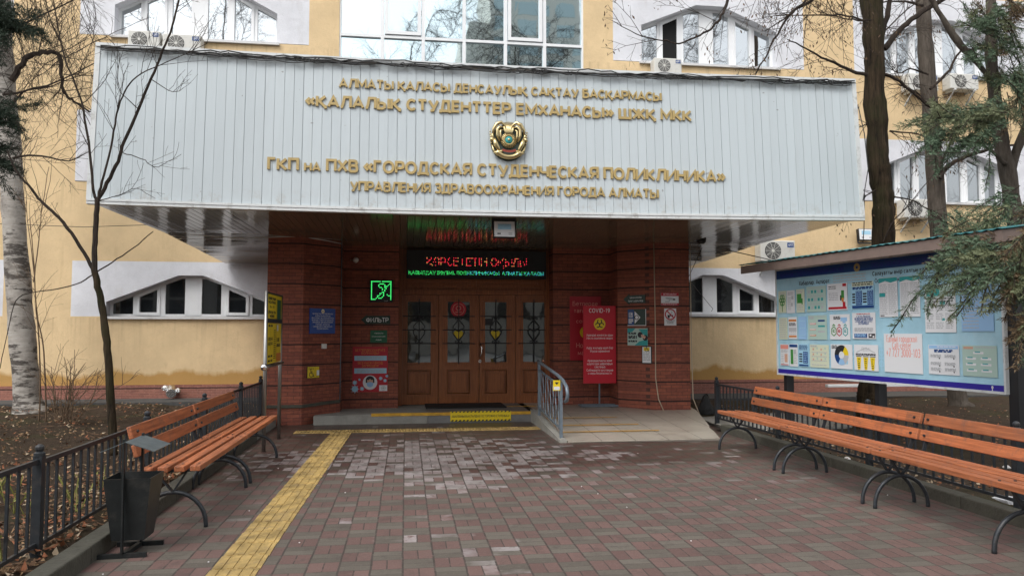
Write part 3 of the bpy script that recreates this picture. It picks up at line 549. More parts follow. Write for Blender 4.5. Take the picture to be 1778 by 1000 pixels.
def window(cx, zs, low, peak, flat, gm, floor, xr=1.67, opened=None):
    top = 2.95 if floor == 0 else 6.12 if floor == 1 else 9.75
    F = facing(YW, zs, cx)
    pt = MB(); out = [(-HW, 0), (-xr, 0), (-xr, low), (-flat, peak), (flat, peak), (xr, low), (xr, 0), (HW, 0), (HW, top - zs), (-HW, top - zs)]
    k = len(out)   # split the panel into convex pieces round the opening
    H = top - zs
    for poly in ([(-HW, 0), (-xr, 0), (-xr, low), (-xr, H), (-HW, H)], [(-xr, low), (-flat, peak), (-flat, H), (-xr, H)], [(-flat, peak), (flat, peak), (flat, H), (-flat, H)], [(flat, peak), (xr, low), (xr, H), (flat, H)], [(xr, 0), (HW, 0), (HW, H), (xr, H), (xr, low)]):
        pt.poly(F, poly, -.32, 0)
    pt.build('white_panel', M['white'], B)
    hh = lambda u: low + (peak - low) * min(1, (xr - abs(u)) / (xr - flat))
    fr = MB(); t = .055
    ribbon(fr, F, [(-xr + t / 2, t / 2), (-xr + t / 2, low - t * .2), (-flat, peak - t / 2), (flat, peak - t / 2), (xr - t / 2, low - t * .2), (xr - t / 2, t / 2), 'c'], t, -.31, -.235, 0)
    fr.poly(F, [(-.17, .03), (.17, .03), (.17, hh(.17) - .02), (-.17, hh(.17) - .02)], -.31, -.225)
    for u, tt in ((-1.18, .07), (-.62, .1), (.62, .1), (1.18, .07)): fr.poly(F, [(u - tt / 2, .03), (u + tt / 2, .03), (u + tt / 2, hh(abs(u) + tt / 2) - .02), (u - tt / 2, hh(abs(u) + tt / 2) - .02)], -.31, -.232)
    fo = fr.build('window', M['frame'], B)
    for sg in (-1, 1):                              # opening casements
        a, b = sorted((sg * .67, sg * 1.145)); sh = MB()
        if hh(1.15) > .12: ribbon(sh, F, [(a + .03, .06), (b - .03, .06), (b - .03, hh(b) - .075), (a + .03, hh(a) - .075), 'c'], .06, -.29, -.21, 0); sh.build('casement', M['frame'], fo)
    gl = MB(); q = [F.p(u, v, -.27) for u, v in ((-xr + .02, .02), (xr - .02, .02), (xr - .02, low), (flat, peak - .02), (-flat, peak - .02), (-xr + .02, low))]
    gl.add(q, [tuple(range(6))]); gl.build('pane', gm, fo)
    if opened: a, b = opened; ob = MB(); ob.add([F.p(a, .06, -.255), F.p(b, .06, -.255), F.p(b, hh(b) - .08, -.255), F.p(a, hh(a) - .08, -.255)], [(0, 1, 2, 3)]); ob.build('dark_gap_sheet', M['room'], fo)  # black sheet over the pane stands for the dark room behind
    si = MB(); si.fbox(F, -xr - .06, xr + .06, -.055, .0, -.25, .07); si.build('sill', M['sillm'], fo)
for c in bays:
    gs = 1.8 if c < 0 else 1.88
    pk = .865 if c < 0 else .91
    window(c, gs, .3 if c < 0 else .36, pk, .25, M['glass_lo'], 0)
    window(c, 4.62, .91, 1.27, .66, M['glass_dim'], 1, 1.58)
    window(c, 7.74, .66 if c < 0 else .87, 1.36 if c < 0 else 1.42, .33, M['glass_mid'], 2, opened=(-1.14, -.68) if c == 7.05 else None)
# stairwell glazing
F = facing(YW + .02); sx = [-1.5, -.564, .337, 1.252, 2.194, 3.096, 4.0]; sw = MB()
for i, x in enumerate(sx): sw.fbox(F, x - .036, x + .036, 6.2, 12.4, -.1, 0)
for z in (6.25, 8.03, 11.0):
    for a, b in zip(sx, sx[1:]): sw.fbox(F, a + .036, b - .036, z - .03, z + .03, -.1, -.003)
so_ = sw.build('stairwell_window', M['frame'], B)
pn = MB()
for a, b in zip(sx, sx[1:]):
    for z0, z1 in ((6.25, 8.03), (8.03, 11.0), (11.0, 12.4)):
        q = [F.p(a, z0, -.06), F.p(b, z0, -.06), F.p(b, z1, -.06), F.p(a, z1, -.06)]
        dn = random.uniform(-.012, .012); q = [v + Vector((0, dn * (i in (1, 2)) + random.uniform(-.004, .004), 0)) for i, v in enumerate(q)]
        pn.add(q, [(0, 1, 2, 3)])
pn.build('pane', M['glass_hi'], so_)
for a, b in ((sx[1], sx[2]), (sx[4], sx[5])):
    sh = MB(); ribbon(sh, F, [(a + .09, 8.12), (b - .09, 8.12), (b - .09, 10.9), (a + .09, 10.9), 'c'], .075, -.08, .02, 0); sh.build('opening_sash', M['frame'], so_)
# brick porch
XD0, XD1 = -.13, 2.665
bp = MB(); Z1 = 3.12
def plan(pts):
    k = len(pts); bp.add([(x, y, -.05) for x, y in pts] + [(x, y, Z1) for x, y in pts], [(i, (i + 1) % k, (i + 1) % k + k, i + k) for i in range(k)])
plan([(-2.2, 16.95), (-2.2, 12.66), (-1.64, 12.66), (-1.09, 13.2), (-1.09, 13.75), (XD0, 13.75), (XD0, 16.0)])
bp.build('brick_porch', M['pillar'], B); bp = MB()
plan([(XD1, 16.0), (XD1, 13.75), (3.72, 13.75), (3.72, 13.2), (4.23, 12.66), (4.84, 12.66), (4.84, 16.95)])
bp.build('brick_porch', M['pillar'], B)
lg = MB(); lg.bar((-2.2, 12.645, .30), (-1.63, 12.645, .30), .03, .05); lg.bar((-1.63, 12.645, .30), (-1.085, 13.19, .33), .03, .05); lg.build('ledge', M['kerb'], B)
# doors
YD = 14.2; F = facing(YD)
zb = .16; zt = F.hit(800, 512)[1]
df = MB(); df.fbox(F, XD0, XD0 + .07, .1, 3.1, -.1, .06); df.fbox(F, XD1 - .07, XD1, .1, 3.1, -.1, .06); df.fbox(F, XD0 + .07, XD1 - .07, zt, zt + .09, -.1, .055); df.fbox(F, XD0 + .07, XD1 - .07, zt + .09, 3.1, -.1, .0)
for a, b in ((.05, 1.2), (1.32, 2.48)):
    ribbon(df, F, [(a, zt + .17), (b, zt + .17), (b, 2.42), (a, 2.42), 'c'], .05, 0, .02, 0)
df.build('door_frame', M['wood'], B)
leafx = [F.hit(x, 600)[0] for x in (693.5, 761, 831.5, 894.5, 957)]
glx = [(707, 748), (776.5, 815.5), (841.5, 879.5), (907.5, 945.5)]
gz0, gz1 = F.hit(800, 629)[1], F.hit(800, 524)[1]
for i in range(4):
    a, b = leafx[i] + .007, leafx[i + 1] - .007; g0, g1 = [F.hit(x, 600)[0] for x in glx[i]]
    a = max(a, XD0 + .071); b = min(b, XD1 - .071)
    lf = MB(); n0, n1 = -.03, .02
    lf.fbox(F, a, g0, zb, zt - .004, n0, n1); lf.fbox(F, g1, b, zb, zt - .004, n0, n1); pz0, pz1 = F.hit(800, 683)[1], F.hit(800, 642)[1]; lf.fbox(F, g0, g1, zb, pz0, n0, n1); lf.fbox(F, g0, g1, pz1, gz0, n0, n1); lf.fbox(F, g0, g1, gz1, zt - .004, n0, n1); lf.fbox(F, g0 + .012, g1 - .012, pz0 + .012, pz1 - .012, n0, -.012)
    ribbon(lf, F, [(g0 - .02, pz0 - .02), (g1 + .02, pz0 - .02), (g1 + .02, pz1 + .02), (g0 - .02, pz1 + .02), 'c'], .04, n1, n1 + .018, 0)
    lf.poly(F, [(g0 + .06, pz0 + .06), (g1 - .06, pz0 + .06), (g1 - .06, pz1 - .06), (g0 + .06, pz1 - .06)], -.012, .016)
    ribbon(lf, F, [(g0 - .012, gz0 - .012), (g1 + .012, gz0 - .012), (g1 + .012, gz1 + .012), (g0 - .012, gz1 + .012), 'c'], .03, n1, n1 + .022, 0)
    if i < 2 or i == 2: lf.fbox(F, b - .02, b + .004, zb, zt - .02, n1, n1 + .018)
    lo = lf.build('door_leaf', M['wood'], B)
    gp = MB(); gp.flat(F, g0, g1, gz0, gz1, 0.0); gp.build('glass_pane', M['glass_door'], lo)
    gr = MB(); c = (g0 + g1) / 2; zc = (gz0 + gz1) / 2 + .02
    gr.tube([F.p(c, gz0 - .03, .05), F.p(c, gz1 + .05, .05)], .009, 6)
    for dz in (-.23, .02, .27): gr.tube([F.p(g0 - .09, zc + dz, .05), F.p(g1 + .09, zc + dz, .05)], .009, 6)
    for sg in (-1, 1):                              # heart scrolls of the grille
        hp = lambda pts: gr.tube([F.p(c + sg * u, zc + v, .056) for u, v in pts], .008, 5)
        hp([(0, -.19), (.05, -.12), (.1, -.05), (.105, .0), (.07, .04), (.03, .02), (.02, -.01)]); hp([(0, .21), (.05, .15), (.1, .09), (.1, .05), (.06, .03)])
        hp([(0, .21), (.03, .25), (.06, .25), (.06, .22), (.04, .21)]); hp([(0, -.19), (.03, -.22), (.06, -.22), (.06, -.19), (.04, -.18)])
    gr.build('grille', M['black'], lo)
    if i == 1:
        st = MB(); u, v = F.hit(796, 537); st.disc(F, u, v, .145, .004); st.ring(F, u, v, .10, .112, .006, 1); st.ring(F, u, v + .02, .03, .05, .006, 1); st.flat(F, u - .06, u + .06, v - .06, v - .045, .006, 1)
        st.build('sticker', [M['red_s'], M['palered']], lo)
    if i in (1, 2):
        st = MB(); u, v = F.hit(796 if i == 1 else 860, 581); st.add([F.p(u + a_, v + b_, .005) for a_, b_ in ((0, -.085), (.07, -.02), (.09, .04), (.06, .075), (.02, .065), (0, .045), (-.02, .065), (-.06, .075), (-.09, .04), (-.07, -.02))], [tuple(range(10))]); st.build('sticker', M['yellow_s'], lo)
    if i == 2:
        st = MB(); u, v = F.hit(849, 559); st.flat(F, u - .07, u + .07, v - .06, v + .06, .007); st.build('sticker', M['black'], lo)
        hd = MB(); u, v = F.hit(833, 608); hd.tube([F.p(u - .01, v + .13, .02), F.p(u, v + .12, .06), F.p(u + .03, v + .05, .075), F.p(u + .03, v - .05, .075), F.p(u, v - .12, .06), F.p(u - .01, v - .13, .02)], .011, 8); hd.ring(F, u, v - .2, .012, .028, .04); hd.build('handle', M['chrome'], lo, smooth=True)

# ================================================================== CANOPY
CX0, CX1 = -3.8, 6.26; CM = (CX0 + CX1) / 2
def sag(x): return -.045 * (1 - ((x - CM) / (CX1 - CM)) ** 2)
FF = Fr((0, 9.78, 3.05), (1, 0, 0), (0, .07, 1), (0, -1, .07))     # cladding plane, leaning back
K = thing('entrance_canopy', 'deep flat entrance canopy clad in pale grey vertical boards, brown lining underneath', 'canopy', (1.23, 9.9, 3.05))
fb = MB(); x = CX0; rr = random.Random(5)
while x < CX1 - .01:
    x1 = min(x + .1185, CX1); gpp = rr.choice((.003, .003, .004, .006)); dn = rr.uniform(-.002, .002)
    q = []
    for n in (0 + dn, -.02):
        q += [FF.p(x, .03 + sag(x), n), FF.p(x1 - gpp, .03 + sag(x1), n), FF.p(x1 - gpp, 1.985 + sag(x1), n + rr.uniform(-.003, .003)), FF.p(x, 1.985 + sag(x), n)]
    fb.add(q, [(0, 1, 2, 3), (0, 4, 5, 1), (1, 5, 6, 2), (2, 6, 7, 3), (3, 7, 4, 0)]); x = x1
fb.build('fascia', M['fascia'], K)
bk = MB(); bk.add([FF.p(CX0, .0, -.015), FF.p(CX1, .0, -.015), FF.p(CX1, 1.97, -.015), FF.p(CX0, 1.97, -.015)], [(0, 1, 2, 3)]); bk.build('fascia_backing', M['groove'], K)
tr = MB(); n = 40
for i in range(n):
    a = lerp(CX0 - .02, CX1 + .02, i / n); b = lerp(CX0 - .02, CX1 + .02, (i + 1) / n)
    for v0, v1, q in ((-.025, .012, .022), (.014, .045, .03), (1.96, 2.01, .03)):
        pts = []
        for nn in (q, -.04): pts += [FF.p(a, v0 + sag(a), nn), FF.p(b, v0 + sag(b), nn), FF.p(b, v1 + sag(b), nn), FF.p(a, v1 + sag(a), nn)]
        tr.add(pts, [(0, 1, 2, 3), (3, 2, 6, 7), (0, 4, 5, 1)])
tr.fbox(FF, CX0 - .03, CX0 + .03, .046, 1.958, -.03, .012); tr.fbox(FF, CX1 - .03, CX1 + .03, .046, 1.958, -.03, .012)
tr.build('trim', M['trim'], K)
sd = MB(); sd.box(CX0, CX0 + .03, 9.98, 16.88, 3.06, 4.98); sd.box(CX1 - .03, CX1, 9.98, 16.88, 3.06, 4.98); sd.build('side_cladding', M['fascia'], K)
rf = MB(); rf.box(CX0 + .03, CX1 - .03, 9.99, 16.88, 4.7, 4.9); rf.build('roof_deck', M['asphalt'], K)
sf = MB(); zz = lambda y: 3.05 if y < 12.66 else lerp(3.05, 2.92, (y - 12.66) / 4.24)
x = CX0 + .01
while x < CX1 - .02:
    x1 = min(x + .1, CX1 - .01); c = (x + x1) / 2; gp_ = .004 if -2.18 < c < 4.82 else .011; ye = 14.25 if -2.18 < c < 4.82 else 12.64
    sf.add([(x, 9.8, 3.05 + sag(x) * .9), (x1 - gp_, 9.8, 3.05 + sag(x) * .9 + rr.uniform(-.001, .001)), (x1 - gp_, ye, zz(ye) + rr.uniform(-.0015, .0015)), (x, ye, zz(ye)), (x + .004, 9.8, 3.06), (x1 - .014, 9.8, 3.06), (x1 - .014, ye, zz(ye) + .01), (x + .004, ye, zz(ye) + .01)], [(0, 3, 2, 1), (0, 4, 7, 3), (1, 2, 6, 5)]); x = x1
for xa, xb in ((CX0 + .01, -2.205), (4.845, CX1 - .01)):
    y = 12.66
    while y < 16.85:
        y1 = min(y + .1, 16.88); sf.add([(xa, y, zz(y)), (xb, y, zz(y)), (xb, y1 - .010, zz(y1) + rr.uniform(-.003, .003)), (xa, y1 - .010, zz(y1) + rr.uniform(-.003, .003)), (xa, y1 - .01, zz(y1) + .01), (xb, y1 - .01, zz(y1) + .01)], [(0, 3, 2, 1), (3, 2, 5, 4)]); y = y1
sf.build('soffit', M['soffit'], K)
sb = MB(); sb.box(CX0 + .01, CX1 - .01, 9.82, 12.66, 3.075, 3.1); sb.box(-2.2, 4.84, 12.66, 14.3, 3.075, 3.1); sb.build('soffit_backing', M['black'], K)
dp = MB(); dp.lathe(Vector((4.95, 12.35, 2.97)), [(.045, 0), (.075, .03), (.08, .075)], 14); dp.build('soffit_dome', M['black'], K, smooth=True)

# gilt lettering: one sign of four lines fixed to the cladding
SG = thing('canopy_lettering', 'four lines of raised gold capital letters across the grey canopy', 'sign', (1.3, 9.85, 3.25))
for s, u0, u1, z, h, tt in (("АЛМАТЫ ҚАЛАСЫ ДЕНСАУЛЫҚ САҚТАУ БАСҚАРМАСЫ", -.875, 3.42, 4.604, .132, .22), ("«ҚАЛАЛЫҚ СТУДЕНТТЕР ЕМХАНАСЫ» ШЖҚ МКК", -1.286, 3.84, 4.334, .168, .22), (None, -1.741, 4.288, 3.494, .177, .22), ("УПРАВЛЕНИЯ ЗДРАВООХРАНЕНИЯ ГОРОДА АЛМАТЫ", -.715, 3.333, 3.254, .14, .22)):
    v = (z - 3.05) / math.cos(math.atan(.07)); mb = MB()
    if s: text(mb, FF, s, u0, v, h, u1 - u0, t=tt, gap=.035, n0=.004, n1=.024)
    else:
        u = [FF.hit(px, 300)[0] for px in (464, 519, 528, 557, 566, 1258)]
        text(mb, FF, "ГКП", u[0], v, h, u[1] - u[0], t=tt, gap=.035, n0=.004, n1=.024)
        text(mb, FF, "НА", u[2], v, h * .72, u[3] - u[2], t=.24, gap=.05, n0=.004, n1=.024)
        text(mb, FF, "ПХВ «ГОРОДСКАЯ СТУДЕНЧЕСКАЯ ПОЛИКЛИНИКА»", u[4], v, h, u[5] - u[4], t=tt, gap=.035, n0=.004, n1=.024)
    mb.build('letter_line', M['gold'], SG)
# coat of arms
c = FF.sub(1.311, (3.975 - 3.05) / math.cos(math.atan(.07)), .01); E = thing('coat_of_arms', 'round gold relief state emblem with winged horses in the middle of the canopy', 'emblem', c.o)
e = MB(); e.poly(c, [(.235 * math.cos(2 * math.pi * i / 32), -.02 + .245 * math.sin(2 * math.pi * i / 32)) for i in range(32)], -.02, .02); e.build('back_disc', MAT('emblem_base_disc', (.05, .07, .06), .4, metal=.4), E)  # dark base plate behind the gold relief
e = MB()
for sg in (-1, 1):
    T = lambda pts, rd: e.tube([c.p(sg * u, v, n) for u, v, n in pts], rd, 8)
    T([(.02, .1, .05), (.05, .2, .05), (.1, .235, .06), (.16, .21, .06), (.2, .14, .06), (.21, .06, .05)], [.008, .016, .024, .026, .022, .012])          # wing, outer
    T([(.07, .17, .05), (.11, .18, .06), (.15, .14, .06), (.15, .06, .06), (.12, -.02, .05)], [.01, .018, .022, .02, .012])                              # wing, inner
    T([(.08, .14, .055), (.11, .12, .06), (.11, .05, .06), (.09, -.02, .05)], [.008, .014, .014, .008])
    T([(.2, .01, .05), (.215, .06, .05), (.205, .1, .05)], [.02, .018, .01]); T([(.205, .02, .06), (.23, -.0, .06), (.24, -.02, .06)], [.022, .02, .012])  # head
    T([(.2, .01, .06), (.17, -.06, .07), (.14, -.12, .06), (.12, -.16, .05)], [.026, .032, .026, .014]); T([(.22, -.06, .04), (.2, -.13, .04), (.14, -.2, .045)], [.01, .014, .02])
    for q in range(6): T([(.235 - q * .004, .12 - q * .03, .035), (.245 - q * .002, .105 - q * .03, .05)], [.007, .011])
    T([(.07, -.13, .06), (.1, -.16, .06), (.16, -.175, .055), (.2, -.165, .05)], [.012, .022, .024, .012])
e.tube([c.p(.215 * math.cos(R(a)), -.0 + .225 * math.sin(R(a)), .05) for a in range(222, 320, 8)], .032, 8)
e.build('winged_horses', M['goldd'], E, smooth=True)
e = MB()
for i in range(15):
    a = R(lerp(52, 128, i / 14)); e.tube([c.p(.03 * math.cos(a), .03 * math.sin(a), .05), c.p(.12 * math.cos(a) * .8, .14, .055), c.p(.24 * math.cos(a) * .42, .255 - abs(i - 7) * .002, .045)], [.01, .008, .003], 6)
for i in range(24):
    a = 2 * math.pi * i / 24; e.tube([c.p(.03 * math.cos(a), .03 * math.sin(a), .045), c.p(.105 * math.cos(a), .105 * math.sin(a), .045)], [.006, .011], 5)
e.build('rays', M['goldd'], E, smooth=True)
e = MB(); e.tube([c.p(.062 * math.cos(2 * math.pi * i / 24), .062 * math.sin(2 * math.pi * i / 24), .062) for i in range(25)], .013, 8); e.build('ring', M['gold'], E, smooth=True)
e = MB(); e.lathe(c.p(0, 0, .05), [(.055, 0), (.045, .02), (.03, .03)], 20, axis='y'); e.build('centre', M['teal'], E, smooth=True)
e = MB(); e.lathe(c.p(0, 0, .08), [(.018, 0), (.012, .012)], 12, axis='y'); e.build('boss', M['goldd'], E, smooth=True)
e = MB(); e.ring(c, 0, .03, .175, .205, .088, k=10, a0=242, a1=298); e.build('name_band', MAT('emblem_band', (.25, .04, .02), .4), E)
# cable bundle along the top edge
cb = MB(); rr = random.Random(8)
for q in range(5):
    pts = []; ph = rr.uniform(0, 6); x = CX0 + .05
    while x < CX1 + .05:
        pts.append(FF.p(x, 1.965 + sag(x) + .018 * math.sin(x * rr.uniform(2.5, 3) + ph) + rr.uniform(-.022, .015) - .012 * q, .045 + rr.uniform(0, .02))); x += rr.uniform(.08, .2)
    cb.tube(pts, rr.uniform(.005, .009), 5)
for q in range(22):
    x = rr.uniform(CX0 + .2, CX1 - .2); cb.tube([FF.p(x, 1.97 + sag(x), .05), FF.p(x + .04, 1.9 + sag(x), .06), FF.p(x + .1, 1.93 + sag(x), .06), FF.p(x + .16, 1.97 + sag(x), .05)], .005, 5)
tag(cb.build('cable_bundle', M['cable']), 'tangled bundle of thin black cables running along the top edge of the canopy', 'cable')
cb = MB(); cb.tube([FF.p(6.27, .25, .02), FF.p(6.36, .7, .05), FF.p(6.34, 1.2, .05), FF.p(6.29, 1.6, .03)], .007, 5); cb.tube([FF.p(6.3, .35, .02), FF.p(6.4, -.1, -.2), FF.p(6.5, -.25, -.4)], .006, 5)
tag(cb.build('hanging_cable', M['cable']), 'loose black cable hanging down the right edge of the canopy', 'cable')
# ================================================================== SIGNS ON THE PORCH
RW = facing(13.75); DW = facing(14.14)
LC = Fr((-1.64, 12.66, 0), (.714, .70, 0), (0, 0, 1)); RC = Fr((3.72, 13.2, 0), (.51, -.54, 0), (0, 0, 1)); PF = facing(12.66)
def plate(name, label, cat, F, px, mats, draw=None, t=.02, n=.004, bevel=0, group=None, text_part='lettering'):
    u0, v0, u1, v1 = F.rect(*px); A = F.sub((u0 + u1) / 2, (v0 + v1) / 2, n); w, h = (u1 - u0) / 2, (v1 - v0) / 2
    o = thing(name, label, cat, A.o, group); b = MB(); b.fbox(A, -w, w, -h, h, 0, t); b.build('panel', mats[0], o, bevel=bevel)
    if draw:
        d = MB(); draw(d, A.sub(0, 0, t), w, h); d.build(text_part, mats[1:], o)
    return o
# scrolling display over the door
def dotter(mb, F, r, step, m, n=.004, keep=1.0, rr=random.Random(2)):
    def f(pts):
        cl = pts[-1] == 'c'
        if cl: pts = pts[:-1] + [pts[0]]
        for (a, b), (c, d) in zip(pts, pts[1:]):
            L = math.hypot(c - a, d - b); k = max(1, round(L / step))
            for i in range(k + 1):
                if rr.random() > keep: continue
                u = round(lerp(a, c, i / k) / step) * step; v = round(lerp(b, d, i / k) / step) * step
                mb.flat(F, u - r, u + r, v - r, v + r, n, m(u) if callable(m) else m)
    return f
def led_draw(d, A, w, h):
    text(d, A, "КӨРСЕТЕТІН ОҚЫЛЫ", -w * .72, -.03, .155, w * 1.44, dots=dotter(d, A, .0058, .0195, lambda u: 1 if random.random() < .25 else 0, keep=.68))
    text(d, A, "ҚАБЫЛДАУ БӨЛІМІ: ПОЛИКЛИНИКАСЫ, АЛМАТЫ ҚАЛАСЫ", -w * .97, -.185, .062, w * 1.93, dots=dotter(d, A, .0036, .0115, lambda u: 3 if (u > -.2 and random.random() < .6) else 2, keep=.85))
plate('led_display', 'long black LED display with red and green scrolling letters above the doors', 'display', facing(14.05), (706, 434.5, 947, 485.5), [M['black'], M['ledr'], M['ledy'], M['ledg'], M['ledc']], led_draw, t=.07, n=0, text_part='glowing_text')
def ear(d, A, w, h):
    f = dotter(d, A, .0075, .021, 0, keep=1)
    q = w * .8; f([(-q, -q * .95), (-q, q), (q, q), (q, -q * .95)]); f([(-q, -q * .95), (-q * .72, -q * .95), (q * .1, -q * .1)]); f([(-.05, .08), (-.03, .12), (.02, .13), (.07, .1), (.08, .04), (.05, -.02), (.04, -.08), (.0, -.13), (-.04, -.13)]); f([(-.03, .06), (.01, .07), (.03, .03)])
    f([(.07, .07), (q * .95, q * .8)]); f([(q * .7, -q * .45), (q, -q * .6)])
    text(d, A, "12:00", w * .25, -h * .93, .018, m=1)
plate('led_ear_sign', 'square black sign with a crossed ear glowing in green lights on brick', 'sign', RW, (642, 486, 682, 525), [M['black'], M['ledg'], M['whiteink']], ear, t=.04, text_part='glowing_symbol')
# FILTER arrow
u0, v0, u1, v1 = RW.rect(627, 546.5, 677.5, 564); A = RW.sub(u0, (v0 + v1) / 2, .004); w, h = u1 - u0, (v1 - v0) / 2
o = thing('arrow_sign', 'dark green arrow sign reading ФИЛЬТР in white, pointing left', 'sign', A.o, 'dark green arrow signs')
b = MB(); b.poly(A, [(0, 0), (.1, -h * 1.05), (.1, -h * .8), (w, -h * .85), (w, h * .85), (.1, h * .8), (.1, h * 1.05)], 0, .012); b.build('panel', M['dgreen'], o)
b = MB(); text(b, A.sub(0, 0, .012), "ФИЛЬТР", .09, -.045, .085, w - .12, t=.16); b.build('lettering', M['whiteink'], o)
def lines_c(d, A, rowsx, m=0, t=.15):
    for s, v, h, wd in rowsx: text(d, A, s, 0, v, h, wd, t=t, align='c', m=m)
plate('wall_plaque', 'blue official plaque with pale lines of text on the angled brick corner', 'sign', LC, (537, 535, 580, 579), [M['blue_s'], M['whiteink'], M['goldd']], lambda d, A, w, h: (d.ring(A, 0, h * .78, .015, .03, .002, 1), lines_c(d, A, [(s, h * (.52 - i * .17), .024, w * k) for i, (s, k) in enumerate((("ҚАЗАҚСТАН РЕСПУБЛИКАСЫ", 1.6), ("АЛМАТЫ ҚАЛАСЫ", 1.2), ("ДЕНСАУЛЫҚ САҚТАУ БАСҚАРМАСЫ", 1.75), ("ҚАЛАЛЫҚ СТУДЕНТТЕР ЕМХАНАСЫ", 1.7), ("УПРАВЛЕНИЕ ЗДРАВООХРАНЕНИЯ", 1.6), ("ГОРОДА АЛМАТЫ", 1.1), ("ГОРОДСКАЯ СТУДЕНЧЕСКАЯ", 1.5), ("ПОЛИКЛИНИКА", .9)))], 0, .12)), t=.02)
plate('door_notice', 'small plain green sign with three pale lines, under the ФИЛЬТР arrow', 'sign', RW, (643, 573.5, 672, 594.5), [M['green_s'], M['whiteink']], lambda d, A, w, h: lines_c(d, A, [("АЛДЫҢҒЫ ЕСІК", .045, .022, w * 1.1), ("ЕМХАНАСЫНА КІРУ", -.012, .022, w * 1.6), ("АШЫҚ", -.07, .022, w * .7)]), t=.012)
def mask(d, A, w, h):      # mats: 0 gold text,1 pale strip,2 white,3 hair,4 skin,5 mask blue,6 ink
    text(d, A, "БЕТПЕРДЕСІЗ КІРУГЕ", 0, h * .79, .045, w * 1.7, align='c', m=0); text(d, A, "БОЛМАЙДЫ!", 0, h * .66, .045, w * 1.0, align='c', m=0)
    for v0, v1 in ((.39, .6), (-.18, .05)):
        d.flat(A, -w * .9, w * .93, h * v0, h * v1, .002, 1)
        for q in range(3): words(d, A, -w * .75, w * .78, h * (v0 + .03 + q * .058), .012, .0035, 6)
    text(d, A, "БЕЗ МАСКИ ВХОД", 0, h * .23, .045, w * 1.4, align='c', m=0); text(d, A, "ЗАПРЕЩЁН!".replace('Ё', 'Е'), 0, h * .1, .045, w * .95, align='c', m=0)
    C = A.sub(0, -h * .58); d.disc(C, 0, 0, .125, .002, 2, 28); d.disc(C, 0, .01, .062, .004, 4, 20, .075); d.ring(C, 0, .04, .02, .075, .005, 3, 16, 10, 170); d.flat(C, -.075, -.05, -.005, .055, .0048, 3); d.flat(C, .05, .075, -.005, .055, .0048, 3)
    d.add([C.p(a, b, .006) for a, b in ((-.06, -.005), (0, .012), (.06, -.005), (.05, -.06), (0, -.085), (-.05, -.06))], [tuple(range(6))], 5)
    for u, v, r in ((-.85, -.86, .055), (-.86, -.58, .03), (.6, -.4, .022), (.85, -.5, .02), (-.45, -.85, .025), (.95, -.3, .016), (-.6, -.45, .012)):
        d.disc(A, u * w, v * h, r, .002, 1, 12)
        for q in range(8): d.flat(A.sub(u * w + r * 1.2 * math.cos(q * .785), v * h + r * 1.2 * math.sin(q * .785)), -.006, .006, -.006, .006, .002, 1)
    d.flat(A, w * .52, w * .98, -h * .96, -h * .7, .003, 2); d.disc(A, w * .76, -h * .83, .04, .0045, 6); d.ring(A, w * .76, -h * .83, .02, .03, .006, 2)
plate('mask_poster', 'red poster with a masked face in a white circle, left of the doors', 'poster', RW, (612.5, 602, 673, 680), [M['redp'], M['orange'], M['paleblue'], M['white_s'], M['ink'], M['skin'], M['bluelt'], M['greyink']], mask, t=.006, text_part='print')
def call(d, A, w, h):
    d.flat(A, -w * .95, w * .25, -h * .95, h * .95, .001, 0); d.flat(A, w * .28, w * .95, -h * .95, h * .95, .001, 0)
    text(d, A, "0:0:0", -w * .8, h * .45, .03, w * .85, m=1); wheelchair(d, A.sub(-w * .35, -h * .3), .075, 1); d.flat(A, w * .42, w * .85, -h * .55, h * .35, .02, 2); text(d, A, "103", w * .4, -h * .85, .018, m=1)
def wheelchair(d, A, s, m):
    d.ring(A, 0, -.1 * s, .42 * s, .56 * s, .003, m, 14, 120, 380); d.disc(A, -.12 * s, 1.0 * s, .16 * s, .003, m, 10)
    ribbon(d, A, [(-.1 * s, .8 * s), (-.05 * s, .15 * s), (.45 * s, .12 * s), (.6 * s, -.5 * s), (.78 * s, -.45 * s)], .16 * s, 0, .0035, m); ribbon(d, A, [(-.08 * s, .5 * s), (.38 * s, .5 * s)], .13 * s, 0, .004, m)
plate('call_button_plate', 'small yellow wheelchair call plate with a white button on the brick corner', 'call button', LC, (532.5, 636.5, 553.5, 655.5), [M['black'], M['yellow_s'], M['ink'], M['white_s']], call, t=.01, text_part='face')
b = MB(); u, v = LC.hit(561, 601); b.fbox(LC, u - .04, u + .04, v - .04, v + .04, 0, .05); tag(b.build('wall_box', M['lamp'], bevel=.008), 'tiny white junction box below the blue plaque', 'junction box')
o = thing('globe_lamp', 'small round milky lamp high on the brick left of the doors', 'lamp', RW.p(*RW.hit(618, 452))); u, v = RW.hit(618, 452)
b = MB(); b.tube([RW.p(u - .1, v, .01), RW.p(u, v, .02)], .008, 6); b.build('arm', M['wirew'], o); b = MB(); b.lathe(RW.p(u, v, .02), [(.03, 0), (.05, .03), (.048, .06), (.02, .085)], 16, axis='y'); b.build('shade', M['lamp'], o, smooth=True)
